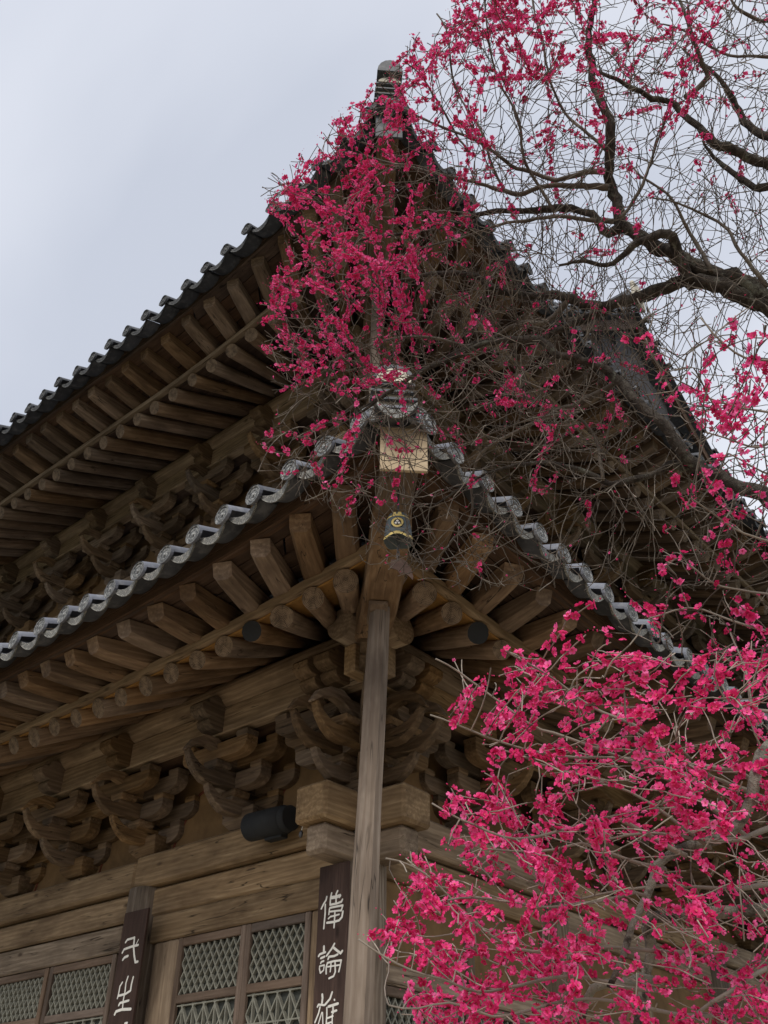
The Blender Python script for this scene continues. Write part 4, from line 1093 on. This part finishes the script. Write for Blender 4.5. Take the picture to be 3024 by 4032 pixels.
# traced limbs: pixels, width at both ends in pixels, depth at both ends, linked to the trunk or not
LIMBS = [
 ('U', [(3024,1210),(2951,1180),(2833,1136),(2715,1110),(2612,1129),(2501,1173),(2390,1210),(2302,1210),(2243,1180),(2184,1158),(2095,1158),(1948,1136),(1874,1099),(1800,1085),(1700,1075),(1560,1100),(1420,1090)], 74, 9, 4.8, 5.3, 1),
 ('U', [(2400,1212),(2300,1262),(2205,1295),(2120,1340),(2020,1335),(1900,1349),(1780,1400),(1640,1470),(1500,1560),(1380,1640)], 36, 7, 5.0, 5.2, 0),
 ('U', [(2243,1180),(2150,1270),(2070,1275),(2000,1295),(1940,1335),(1860,1360),(1700,1330),(1500,1350),(1300,1420)], 24, 7, 5.02, 5.35, 0),
 ('U', [(3024,1190),(2960,1130),(2907,1092),(2796,1062),(2715,1033),(2648,996),(2597,989),(2538,959),(2501,930),(2464,900),(2442,878),(2442,826),(2427,752),(2398,679),(2401,590),(2390,487),(2361,398),(2342,310),(2331,221),(2316,148),(2331,44),(2339,-60)], 74, 20, 4.8, 5.2, 0),
 ('U', [(2715,1105),(2690,1060),(2660,985),(2640,945),(2610,928),(2567,940),(2508,960),(2449,1005),(2400,1035),(2300,1020),(2200,1050)], 54, 10, 4.84, 4.7, 0),
 ('U', [(2442,893),(2390,922),(2361,885),(2331,848),(2280,819),(2213,808),(2132,819),(2058,834),(1984,841),(1911,848),(1800,878),(1680,900),(1540,930),(1400,960)], 40, 7, 4.95, 5.4, 0),
 ('U', [(2435,870),(2331,863),(2257,856),(2169,863),(2080,878),(1984,878),(1896,900),(1800,935),(1650,990)], 22, 6, 4.98, 4.8, 0),
 ('U', [(2400,738),(2331,730),(2243,738),(2132,745),(2043,764),(1999,745),(1948,730),(1874,708),(1800,708),(1690,690),(1560,640),(1440,600)], 28, 6, 5.0, 5.4, 0),
 ('U', [(2385,679),(2316,679),(2213,705),(2169,694),(2095,664),(2021,649),(1911,590),(1800,530),(1700,470),(1600,420)], 24, 6, 5.0, 5.2, 0),
 ('U', [(3050,650),(2944,620),(2862,598),(2811,583),(2766,531),(2737,480),(2685,420),(2663,384),(2582,387),(2523,369),(2464,354),(2427,332),(2375,306),(2346,288)], 48, 14, 4.9, 5.1, 1),
 ('U', [(2700,384),(2752,339),(2789,302),(2759,258),(2730,199),(2707,133),(2693,59),(2680,-50)], 25, 12, 5.0, 5.0, 0),
 ('U', [(3050,555),(2980,509),(2951,472),(2907,413),(2833,339),(2760,260),(2700,180)], 40, 8, 5.0, 5.4, 0),
 ('U', [(3050,735),(2980,745),(2936,716),(2892,664),(2833,620),(2760,560)], 38, 10, 4.9, 5.2, 0),
 ('U', [(2180,830),(2120,720),(2060,620),(2040,500),(2010,400),(1960,280),(1920,150),(1900,-20)], 15, 6, 5.0, 5.2, 0),
 ('U', [(2390,600),(2270,480),(2200,380),(2150,280),(2130,150),(2100,-20)], 15, 6, 5.05, 5.3, 0),
 ('U', [(1984,745),(1930,640),(1890,520),(1830,400),(1780,280),(1760,150),(1720,60)], 13, 6, 5.1, 5.3, 0),
 ('U', [(1850,600),(1780,500),(1700,380),(1650,280),(1600,230)], 11, 5, 5.1, 5.3, 0),
 ('U', [(3060,80),(2950,70),(2880,40),(2840,-40)], 18, 8, 5.0, 5.2, 1),
 ('U', [(3060,230),(2900,220),(2800,160),(2700,120),(2600,110)], 16, 6, 5.0, 5.2, 0),
 ('U', [(2442,860),(2500,780),(2560,640),(2600,540),(2640,420)], 16, 7, 4.9, 5.1, 0),
 ('U', [(2800,1070),(2760,960),(2700,880),(2620,780),(2530,700),(2480,610)], 20, 6, 4.85, 5.2, 0),
 ('U', [(3024,1130),(2900,1000),(2870,900),(2800,840),(2680,800),(2560,790)], 22, 6, 4.7, 5.0, 0),
 ('K', [(3024,1966),(2916,1918),(2848,1877),(2747,1837),(2666,1762),(2618,1688),(2550,1627),(2496,1566),(2456,1505),(2401,1457),(2334,1430),(2266,1410),(2198,1410),(2157,1376),(2124,1342),(2022,1335),(1900,1349),(1760,1420),(1600,1500),(1450,1600),(1300,1700)], 66, 6, 4.2, 5.0, 1),
 ('K', [(2747,1837),(2700,1850),(2645,1823),(2605,1850),(2510,1884),(2401,1905),(2361,1878),(2306,1850),(2205,1830),(2103,1823),(1960,1850),(1850,1900),(1700,2000)], 34, 6, 4.35, 4.8, 0),
 ('K', [(2374,1890),(2361,1762),(2334,1701),(2279,1647),(2232,1634),(2100,1650),(1950,1700),(1800,1760)], 16, 6, 4.5, 4.8, 0),
 ('K', [(2440,1490),(2388,1532),(2320,1559),(2266,1593),(2205,1606),(2157,1640),(2050,1690),(1900,1780),(1860,1900),(1855,2030),(1760,2150),(1680,2250)], 22, 6, 4.6, 4.9, 0),
 ('R', [(3080,1630),(2851,1579),(2663,1534)], 11, 6, 3.3, 3.2, 1), ('R', [(3080,1730),(2964,1763),(2870,1741),(2761,1703)], 13, 6, 3.2, 3.1, 1),
 ('R', [(3080,1420),(2920,1400),(2800,1330),(2740,1260)], 12, 6, 3.3, 3.5, 1), ('R', [(3080,1880),(2950,1840),(2850,1790)], 10, 6, 3.2, 3.1, 0),
 ('R', [(3080,2150),(2930,2090),(2800,2010),(2710,1960)], 11, 6, 2.9, 2.8, 1), ('R', [(3080,2350),(2950,2330),(2820,2300),(2700,2220)], 12, 6, 2.9, 3.0, 1),
 ('R', [(3080,2500),(2900,2450),(2750,2400),(2560,2440)], 12, 6, 2.8, 2.9, 1), ('R', [(3080,2800),(2960,2780),(2950,2640),(2900,2500)], 18, 6, 2.6, 2.8, 1),
 ('L', [(3120,2900),(3000,2960),(2945,3040),(2925,3140),(2915,3200),(2850,3300),(2780,3330),(2700,3370),(2620,3420),(2560,3560),(2500,3620),(2440,3740),(2380,3850)], 62, 24, 2.6, 2.4, 1),
 ('L', [(3120,3620),(2950,3560),(2800,3570),(2650,3600),(2560,3640),(2580,3780),(2560,3900),(2500,4080)], 60, 36, 2.7, 2.6, 1),
 ('L', [(2560,3860),(2450,3830),(2330,3850),(2290,3960),(2280,4080)], 38, 28, 2.55, 2.5, 0),
 ('L', [(2950,3300),(2780,3170),(2600,3060),(2400,2960),(2200,2880),(2100,2855),(1940,2750),(1800,2650),(1720,2603)], 20, 7, 2.6, 2.4, 0),
 ('L', [(3020,3150),(2800,3050),(2600,2940),(2500,2860),(2330,2790),(2200,2690),(2090,2620),(1985,2556)], 22, 7, 2.6, 2.5, 0),
 ('L', [(3020,3100),(2850,3020),(2600,3010),(2300,2990),(2100,2945),(1950,2900),(1800,2850),(1695,2822)], 20, 7, 2.6, 2.3, 0),
 ('L', [(2800,3340),(2560,3170),(2340,3080),(2240,3040),(2130,3000),(2050,2960),(1960,2930)], 16, 7, 2.5, 2.35, 0),
 ('L', [(2700,3370),(2450,3250),(2300,3260),(2100,3280),(1980,3270),(1870,3230),(1780,3200),(1700,3165)], 22, 7, 2.45, 2.25, 0),
 ('L', [(2620,3420),(2320,3330),(2200,3370),(2050,3380),(1900,3350)], 18, 7, 2.45, 2.3, 0),
 ('L', [(2420,2960),(2300,2900),(2260,2750),(2262,2620)], 10, 6, 2.5, 2.5, 0), ('L', [(2560,2920),(2470,2850),(2465,2760),(2472,2640)], 10, 6, 2.55, 2.5, 0), ('L', [(2720,2990),(2660,2900),(2690,2780),(2690,2740)], 10, 6, 2.55, 2.5, 0),
 ('L', [(2560,3640),(2700,3750),(2400,3760),(2200,3740),(2000,3690),(1850,3600),(1700,3480),(1600,3430),(1520,3410)][1:], 18, 7, 2.45, 2.2, 0),
 ('L', [(2600,3900),(2300,3880),(2100,3890),(1900,3880),(1750,3820),(1600,3790),(1500,3760),(1410,3720)], 18, 7, 2.45, 2.2, 0),
 ('L', [(2560,3560),(2500,3500),(2300,3560),(2150,3600),(2000,3580),(1850,3540),(1700,3530)], 17, 7, 2.45, 2.25, 0),
 ('L', [(2800,4000),(2500,3990),(2200,3950),(1950,3960),(1780,3920),(1620,3980),(1530,3985)], 18, 7, 2.4, 2.2, 0),
 ('L', [(3080,3480),(2900,3470),(2650,3490),(2500,3530),(2300,3560)], 24, 8, 2.6, 2.45, 1),
 ('L', [(3080,3250),(2800,3290),(2600,3290),(2420,3330),(2330,3340)], 24, 8, 2.6, 2.4, 1),
 ('L', [(3080,3800),(2900,3850),(2760,3920),(2600,4080)], 24, 10, 2.5, 2.4, 1),
]
seeds = {'U': [], 'K': [], 'R': [], 'L': []}
for gi, (zone, pl, w0, w1, d0, d1, link) in enumerate(LIMBS):
    n = len(pl)
    cum = np.concatenate([[0], np.cumsum([math.hypot(pl[i+1][0]-pl[i][0], pl[i+1][1]-pl[i][1]) for i in range(n-1)])]); cum /= cum[-1]
    pts = [px2cs(x, y, d0+(d1-d0)*c) for (x, y), c in zip(pl, cum)]
    L = sum(np.linalg.norm(pts[i+1]-pts[i]) for i in range(n-1))
    k = max(10, int(L/0.035))
    sp_ = smooth_poly(pts, k)
    f = np.linspace(0, 1, k)
    dd = d0+(d1-d0)*f
    wid = (w0+(w1-w0)*f**0.75)*dd/FPX/2
    # depth meander and knobbly thickness
    ph = RNG.uniform(0, 6.28, 3)
    sp_[:, 2] += 0.05*np.sin(f*9*L+ph[0])*np.minimum(1, f*4)
    sp_ += RNG.normal(0, 1, sp_.shape)*np.minimum(0.006, wid[:, None]*0.16)
    wid = wid*(1+0.10*np.sin(f*L*31+ph[1])*np.sin(f*L*17+ph[2])+RNG.normal(0, 0.05, k))
    seeds[zone].append(sp_)
    wpts = cs2w(sp_)
    if link:
        tgt = tw[min(25, max(8, int(np.interp(wpts[0][2]-0.3, tw[:, 2], np.arange(26)))))]
        ln = np.linspace(tgt, wpts[0], 14)[:-1] + np.outer(np.sin(np.linspace(0, math.pi, 14)[:-1]), [0, 0, -0.12])
        wpts = np.vstack([ln, wpts]); wid = np.concatenate([np.linspace(max(wid[0]*1.5, 0.03), wid[0], 14)[:-1], wid])
    me_ = tube_along('limb', wpts, wid, 12 if w0 > 30 else 8)
    if w0 > 30:
        o = tree_part('limb', me_, M['bark_pale' if zone == 'L' else 'bark'])
    else:
        at = me_.attributes.new('tint', 'FLOAT', 'POINT'); at.data.foreach_set('value', np.full(len(me_.vertices), 0.05 if zone in 'UK' else 0.35))  # near branches share the paler tint painted as lit
        o = tree_part('branch', me_, M['twig'])

# outline of the crown on its left side, row by row
BND = {'U': ([-100,0,100,200,300,400,500,600,700,780,850,1000,1150,1250,1400,1500,1650,1750,1850,1950,2000,2100,2200,2300,2380], [1850,1820,1700,1580,1520,1420,1300,1220,1060,1040,1090,1160,1050,1040,1060,1090,1090,1040,1020,1120,1320,1360,1480,1640,1900]),
       'L': ([2540,2600,2700,2820,2900,3000,3150,3300,3400,3550,3720,3850,3950,4080], [2100,1800,1850,1720,1850,1900,1720,1750,1520,1560,1430,1620,1600,1560])}
def attract(zone):
    out = []
    if zone == 'U':
        n = 7500; y = RNG.uniform(-100, 2330, n); x = RNG.uniform(980, 3150, n)
        keep = x > np.interp(y, *BND['U'])
        keep &= ~((y > 2050) & (x > 2000) & (RNG.random(n) < 0.75))
        keep &= ~((x > 2550) & (y > 1230) & (y < 1800) & (RNG.random(n) < 0.8))
        keep &= ~((y > 1500) & (RNG.random(n) < 0.45))
        keep &= ~((x < 1900) & (y < 1150) & (RNG.random(n) < 0.15))
        d = RNG.uniform(4.4, 5.7, n); d = np.where(y > 1450, d-0.35, d)
    elif zone == 'R':
        n = 700; y = RNG.uniform(1280, 2600, n); x = RNG.uniform(2560, 3120, n); keep = x > 2620+120*np.sin(y/130); d = RNG.uniform(2.7, 3.5, n)
        keep |= (y > 2200) & (x > 2500)
    else:
        n = 2600; y = RNG.uniform(2560, 4120, n); x = RNG.uniform(1380, 3120, n); keep = x > np.interp(y, *BND['L'])+30; d = RNG.uniform(2.1, 2.8, n)
        keep &= ~((x < 2300) & (y < 3300) & (RNG.random(n) < 0.35))
    P_ = np.stack([(x-PW/2)/FPX*d, -(y-PH/2)/FPX*d, d], 1)
    return P_[keep]
def colonize(seedpts, A, step, infl, kill, iters, grav=0.0):
    nodes = seedpts.copy(); par = np.full(len(nodes), -1); gen0 = len(nodes)
    best = np.full(len(A), 1e9); bi = np.zeros(len(A), int); alive = np.ones(len(A), bool)
    new0 = 0
    dirs = np.zeros_like(nodes); kids = np.zeros(len(nodes), int)
    for it in range(iters):
        idx = np.where(alive)[0]
        if len(idx) == 0: break
        blk = nodes[new0:]
        for c in range(0, len(blk), 400):
            D = np.linalg.norm(A[idx][:, None, :]-blk[None, c:c+400, :], axis=2)
            j = D.argmin(1); dm = D[np.arange(len(idx)), j]
            u = dm < best[idx]
            best[idx[u]] = dm[u]; bi[idx[u]] = new0+c+j[u]
        new0 = len(nodes)
        alive &= best > kill
        act = np.where(alive & (best < infl))[0]
        if len(act) == 0: break
        dv_ = A[act]-nodes[bi[act]]; dv_ /= np.linalg.norm(dv_, axis=1, keepdims=True)
        acc = np.zeros_like(nodes); np.add.at(acc, bi[act], dv_)
        who = np.unique(bi[act])
        dn = acc[who]; ln = np.linalg.norm(dn, axis=1, keepdims=True); ok = ln[:, 0] > 1e-3
        ok &= kids[who] < np.where(who < gen0, 2, 3)
        who = who[ok]; dn = dn[ok]/ln[ok]
        if len(who) == 0: break
        kids[who] += 1
        pd = dirs[who]
        dn = dn + 0.9*pd + RNG.normal(0, 0.10, dn.shape); dn /= np.linalg.norm(dn, axis=1, keepdims=True)
        nn = nodes[who]+dn*step
        nodes = np.vstack([nodes, nn]); par = np.concatenate([par, who]); dirs = np.vstack([dirs, dn]); kids = np.concatenate([kids, np.zeros(len(nn), int)])
        if len(nodes) > 42000: break
    return nodes, par, gen0
def twig_tree(zone, step, infl, kill, iters, r_tip, pale):
    sd_ = np.vstack(seeds[zone] + (seeds['K'] if zone == 'U' else []))
    nodes, par, g0 = colonize(sd_, attract(zone), step, infl, kill, iters)
    n = len(nodes)
    # long arching shoots, then short spurs on them, for the dense twiggy look
    addn, addp = [], []
    bnd = BND['U'] if zone == 'U' else BND['L']
    def shoot(i, p, d, nst, st, curl, level):
        q = RNG.normal(0, 1, 3); q -= d*(q @ d); q /= np.linalg.norm(q)+1e-9
        ang = RNG.uniform(0.35, 0.95)
        dr = d*math.cos(ang)+q*math.sin(ang); dr[2] *= 0.75
        bend = RNG.normal(0, curl, 3)+np.array([0, 0.018, 0])
        prev = i
        for k in range(nst):
            dr = dr+bend+RNG.normal(0, 0.10, 3); dr /= np.linalg.norm(dr)
            p = p+dr*st
            u_, v_ = PW/2+FPX*p[0]/p[2], PH/2-FPX*p[1]/p[2]
            if zone != 'R' and u_ < np.interp(v_, *bnd)-25: break
            if zone == 'U' and v_ > 2330: break
            addn.append(p); addp.append(prev); prev = n+len(addn)-1
            if level < 1 and RNG.random() < 0.13: shoot(prev, p, dr, int(RNG.integers(2, 6)), st*0.85, curl, level+1)
    print('SCAF', zone, n-g0, g0)
    pr_long = {'U': 0.17, 'R': 0.08, 'L': 0.085}[zone]
    cand = list(range(g0, n)) + ([int(v) for v in RNG.choice(g0, g0//4, replace=False)])
    for i in cand:
        pm = 1.0
        if zone == 'U':
            uu, vv = PW/2+FPX*nodes[i][0]/nodes[i][2], PH/2-FPX*nodes[i][1]/nodes[i][2]
            pm += 2.0*math.exp(-((uu-2100)/480)**2-((vv-1380)/430)**2)
        if RNG.random() < pr_long*pm:
            d = nodes[i]-(nodes[par[i]] if i >= g0 else nodes[max(0, i-1)]); ln_ = np.linalg.norm(d)
            if ln_ < 1e-6 or ln_ > 0.2: continue
            shoot(i, nodes[i], d/ln_, int(RNG.integers(4, 15 if zone == 'U' else 9)), step*0.8, 0.060, 0)
    nodes = np.vstack([nodes, np.array(addn)]); par = np.concatenate([par, np.array(addp)])
    n = len(nodes)
    cnt = np.ones(n)*0.0; r = np.zeros(n); nch = np.zeros(n, int); acc = np.zeros(n)
    E_ = 2.5
    order = range(n-1, g0-1, -1)  # tint blends towards the pale, lit-looking twig colour
    for i in order:
        r[i] = max(r_tip, acc[i]**(1/E_)) if acc[i] > 0 else r_tip
        if par[i] >= g0: acc[par[i]] += r[i]**E_*0.62; nch[par[i]] += 1
    r = np.minimum(r, r_tip*5.0)
    return nodes, par, g0, r, nch
def twig_mesh(name, data, pale, sides=4):
    nodes, par, g0, r, nch = data
    n = len(nodes); idx = np.arange(g0, n)
    dirv = nodes[idx]-nodes[par[idx]]; dirv /= np.linalg.norm(dirv, axis=1, keepdims=True)+1e-9
    D = np.zeros_like(nodes); D[idx] = dirv
    up = np.array([0.3, 0.5, 0.81])
    def ringof(p, d, rad):
        a = np.cross(d, up); a /= np.linalg.norm(a, axis=1, keepdims=True)+1e-9; b_ = np.cross(d, a)
        return np.stack([p+rad[:, None]*(a*math.cos(2*math.pi*j/sides)+b_*math.sin(2*math.pi*j/sides)) for j in range(sides)], 1)
    pd = D[par[idx]]; z = np.linalg.norm(pd, axis=1) < 0.5; pd[z] = dirv[z]
    rp = np.minimum(r[par[idx]], r[idx]*1.35); rp[par[idx] < g0] = r[idx][par[idx] < g0]*1.1
    R0 = ringof(nodes[par[idx]], pd, rp); R1 = ringof(nodes[idx], dirv, r[idx])
    V = np.concatenate([R0, R1], 1).reshape(-1, 3); V = cs2w(V)
    m_ = len(idx); base = (np.arange(m_)*2*sides)[:, None]
    F = np.concatenate([np.stack([base[:, 0]+j, base[:, 0]+(j+1) % sides, base[:, 0]+sides+(j+1) % sides, base[:, 0]+sides+j], 1) for j in range(sides)], 0)
    me_ = bpy.data.meshes.new(name); me_.vertices.add(len(V)); me_.vertices.foreach_set('co', V.astype(np.float32).ravel())
    me_.loops.add(F.size); me_.loops.foreach_set('vertex_index', F.astype(np.int32).ravel())
    me_.polygons.add(len(F)); me_.polygons.foreach_set('loop_start', np.arange(0, F.size, 4, dtype=np.int32))
    me_.polygons.foreach_set('use_smooth', np.ones(len(F), bool))
    me_.update(calc_edges=True)
    at = me_.attributes.new('tint', 'FLOAT', 'POINT')
    tv = np.repeat(np.clip(pale+RNG.normal(0, 0.18, m_), 0, 1), 2*sides); at.data.foreach_set('value', tv.astype(np.float32))
    o = tree_part('twigs', me_, M['twig']); o['kind'] = 'stuff'
    return o
NET = {}
NET['U'] = twig_tree('U', 0.05, 0.6, 0.075, 140, 0.0019, 0.1)
NET['R'] = twig_tree('R', 0.04, 0.5, 0.06, 80, 0.0019, 0.1)
NET['L'] = twig_tree('L', 0.034, 0.4, 0.055, 80, 0.0017, 0.5)
twig_mesh('twigs', NET['U'], 0.0); twig_mesh('twigs', NET['R'], 0.05); twig_mesh('twigs', NET['L'], 0.5)  # paler tint on the near lower twigs paints them as lit
print('NODES', {k: len(v[0]) for k, v in NET.items()})

# --- blossoms
def blossom_arrays(seed):
    rg = np.random.default_rng(seed); v, f, t = [], [], []
    cup = rg.uniform(0.25, 0.75); base = rg.uniform(0.12, 0.6)
    for k in range(5):
        a = 2*math.pi*k/5+rg.uniform(-0.12, 0.12); c, s = math.cos(a), math.sin(a); cu = cup+rg.uniform(-0.15, 0.15)
        b0 = len(v)
        loc = [(0.06, 0, -0.05), (0.50, 0.40, 0.06+0.20*cu), (0.90, 0.38, 0.10+0.55*cu), (1.08, 0.0, 0.06+0.56*cu), (0.90, -0.38, 0.10+0.55*cu), (0.50, -0.40, 0.06+0.20*cu), (0.58, 0, -0.06+0.12*cu)]
        for x, y, z in loc: v.append((x*c-y*s, x*s+y*c, z))
        tt = base+rg.uniform(-0.08, 0.08)
        t += [max(0, tt-0.2), tt, tt+0.1, tt+0.1, tt+0.1, tt, tt-0.05]
        f += [(b0, b0+6, b0+1), (b0, b0+5, b0+6), (b0+6, b0+2, b0+1), (b0+6, b0+3, b0+2), (b0+6, b0+4, b0+3), (b0+6, b0+5, b0+4)]
    b0 = len(v)      # stamens and calyx
    for k in range(6):
        a = 2*math.pi*k/6; v.append((0.22*math.cos(a), 0.22*math.sin(a), 0.22)); t.append(1.0)
    v.append((0, 0, 0.0)); t.append(0.2)
    f += [(b0+6, b0+k, b0+(k+1) % 6) for k in range(6)]
    b0 = len(v)
    for k in range(5):
        a = 2*math.pi*(k+0.5)/5; v.append((0.26*math.cos(a), 0.26*math.sin(a), -0.04)); t.append(0.8)
    v.append((0, 0, -0.38)); t.append(0.8)
    f += [(b0+5, b0+(k+1) % 5, b0+k) for k in range(5)]
    return np.array(v), np.array(f), np.clip(np.array(t), 0, 1)
def bud_arrays():
    v = [(0, 0, 0.55), (0.32, 0, 0.1), (0.1, 0.3, 0.1), (-0.26, 0.19, 0.1), (-0.26, -0.19, 0.1), (0.1, -0.3, 0.1), (0, 0, -0.3)]
    f = [(0, 1+k, 1+(k+1) % 5) for k in range(5)] + [(6, 1+(k+1) % 5, 1+k) for k in range(5)]
    t = [0.15, 0.2, 0.25, 0.2, 0.3, 0.2, 0.82]
    return np.array(v), np.array(f), np.array(t)
SHAPES = [blossom_arrays(k) for k in range(7)]; BUD = bud_arrays()
def gauss(x, y, cx, cy, sx, sy): return np.exp(-((x-cx)/sx)**2-((y-cy)/sy)**2)
def dens(zone, x, y):
    if zone == 'U':
        edge = np.clip(1.25-(x-np.interp(y, *BND['U']))/520, 0, 1)
        d = 1.9*edge*np.clip((1500-y)/300, 0, 1) + 0.85*edge*np.clip((y-1200)/300, 0, 1)*np.clip((2000-y)/150, 0, 1)
        d = d + 0.95*gauss(x, y, 1950, 150, 330, 330) + 0.65*gauss(x, y, 2300, 60, 420, 220) + 0.9*gauss(x, y, 1480, 900, 330, 380) + 0.35*gauss(x, y, 1750, 780, 130, 120)
        d = d + 0.25*gauss(x, y, 2350, 430, 300, 250) + 0.22*gauss(x, y, 2800, 150, 350, 260) + 0.16*gauss(x, y, 2450, 560, 400, 300)
        d = d + 0.10*gauss(x, y, 1900, 1500, 500, 350) + 0.12*gauss(x, y, 2150, 1400, 250, 200) + 0.10
        core = gauss(x, y, 2150, 1000, 380, 330)
        return d*(1-0.75*core)
    if zone == 'R': return 0.30+0.6*gauss(x, y, 2900, 1680, 230, 330)+0.3*gauss(x, y, 2850, 2080, 200, 120)
    return 0.55+0.35*gauss(x, y, 2000, 3650, 500, 400)-0.15*gauss(x, y, 2750, 3700, 300, 500)
insts = []     # position(cs), direction, size, shape index, zone
for zone in ('U', 'R', 'L'):
    nodes, par, g0, r, nch = NET[zone]; n = len(nodes)
    chain = np.zeros(n); 
    chain[:] = RNG.random(n)
    for i in range(g0, n):
        if par[i] >= g0 and nch[par[i]] == 1: chain[i] = chain[par[i]]
    px, py = cs2px(nodes); dn = dens(zone, px, py)
    rt = {'U': 0.0019, 'R': 0.0019, 'L': 0.0017}[zone]
    size = {'U': 0.0105, 'R': 0.0128, 'L': 0.0112}[zone]
    per = {'U': 4.4, 'R': 1.9, 'L': 2.4}[zone]
    for i in range(g0, n):
        if r[i] > rt*2.6: continue
        if chain[i] < dn[i]*{'U': 0.155, 'R': 0.46, 'L': 0.88}[zone]:
            a, b_ = nodes[par[i]], nodes[i]; d = b_-a; d /= np.linalg.norm(d)+1e-9
            k = RNG.poisson(per)
            for _ in range(k):
                q = RNG.normal(0, 1, 3); q -= 0.75*d*(q @ d); q /= np.linalg.norm(q)+1e-9
                s_ = size*RNG.uniform(0.78, 1.15)
                p = a+(b_-a)*RNG.random()+q*(r[i]+s_*RNG.uniform(0.4, 1.15))
                insts.append((p, q, s_, int(RNG.integers(0, 7)), zone))
            if nch[i] == 0:
                for _ in range(3):
                    q = RNG.normal(0, 1, 3); q /= np.linalg.norm(q); insts.append((b_+d*0.012*_+q*0.006, q, size*RNG.uniform(0.5, 0.7), -1, zone))
        elif RNG.random() < (0.10 if zone == 'U' else 0.3):
            q = RNG.normal(0, 1, 3); q /= np.linalg.norm(q)
            insts.append((nodes[i]+q*(r[i]+0.005), q, size*RNG.uniform(0.45, 0.7), -1 if RNG.random() < 0.75 else int(RNG.integers(0, 7)), zone))
print('BLOSSOMS', len(insts))
POS = cs2w(np.array([i[0] for i in insts])); 
QD = np.array([i[1] for i in insts]); QD = QD[:, 0:1]*CR+QD[:, 1:2]*CU+QD[:, 2:3]*CF
SZ = np.array([i[2] for i in insts]); SH = np.array([i[3] for i in insts])
dep = (POS-CAM) @ CF
pxs, pys = cs2px(np.array([i[0] for i in insts]))
vis = (pxs > 0) & (pxs < PW) & (pys > 0) & (pys < PH) & (SH >= 0)
big = np.argsort(np.where(vis, -SZ/dep, 1))[:300]
isbig = np.zeros(len(insts), bool); isbig[big] = True
def basis(q, spin):
    a = np.cross(q, np.array([0.31, 0.52, 0.79])); a /= np.linalg.norm(a, axis=1, keepdims=True)+1e-9; b_ = np.cross(q, a)
    c, s = np.cos(spin)[:, None], np.sin(spin)[:, None]
    return a*c+b_*s, -a*s+b_*c
SPIN = RNG.uniform(0, 6.28, len(insts)); AX, BX = basis(QD, SPIN)
def set_tint(me_, tv):
    at = me_.attributes.new('tint', 'FLOAT', 'POINT'); at.data.foreach_set('value', np.asarray(tv, np.float32))
bmeshes = []
for (v, f, t) in SHAPES:
    me_ = newmesh('blossom', v, [tuple(int(i) for i in q) for q in f]); set_tint(me_, t); me_.materials.append(M['petal']); bmeshes.append(me_)
for i in np.where(isbig)[0]:
    o = bpy.data.objects.new('blossom', bmeshes[SH[i]]); COL.objects.link(o)
    mm = Matrix.Identity(4)
    p = POS[i]-np.array(TREE.location)
    for k in range(3): mm[k][0], mm[k][1], mm[k][2], mm[k][3] = AX[i][k]*SZ[i], BX[i][k]*SZ[i], QD[i][k]*SZ[i], p[k]
    o.parent = TREE; o.matrix_basis = mm
VV, FF, TT = [], [], []; off = 0
for k in range(-1, 7):
    v, f, t = BUD if k < 0 else SHAPES[k]
    idx = np.where((SH == k) & ~isbig)[0]
    if len(idx) == 0: continue
    W_ = POS[idx][:, None, :]+SZ[idx][:, None, None]*(v[None, :, 0:1]*AX[idx][:, None, :]+v[None, :, 1:2]*BX[idx][:, None, :]+v[None, :, 2:3]*QD[idx][:, None, :])
    VV.append(W_.reshape(-1, 3)); FF.append((f[None]+(off+np.arange(len(idx))*len(v))[:, None, None]).reshape(-1, 3)); off += len(idx)*len(v)
    tj = np.where(t[None] < 0.72, np.clip(t[None]+RNG.normal(0, 0.17, (len(idx), 1)), 0, 0.7), t[None]); TT.append(tj.ravel())
VV = np.concatenate(VV); FF = np.concatenate(FF); TT = np.concatenate(TT)
me_ = bpy.data.meshes.new('blossoms'); me_.vertices.add(len(VV)); me_.vertices.foreach_set('co', VV.astype(np.float32).ravel())
me_.loops.add(FF.size); me_.loops.foreach_set('vertex_index', FF.astype(np.int32).ravel())
me_.polygons.add(len(FF)); me_.polygons.foreach_set('loop_start', np.arange(0, FF.size, 3, dtype=np.int32)); me_.update(calc_edges=True)
set_tint(me_, TT)
o = tree_part('blossoms', me_, M['petal']); o['kind'] = 'stuff'
print('TRIS blossoms', len(FF))
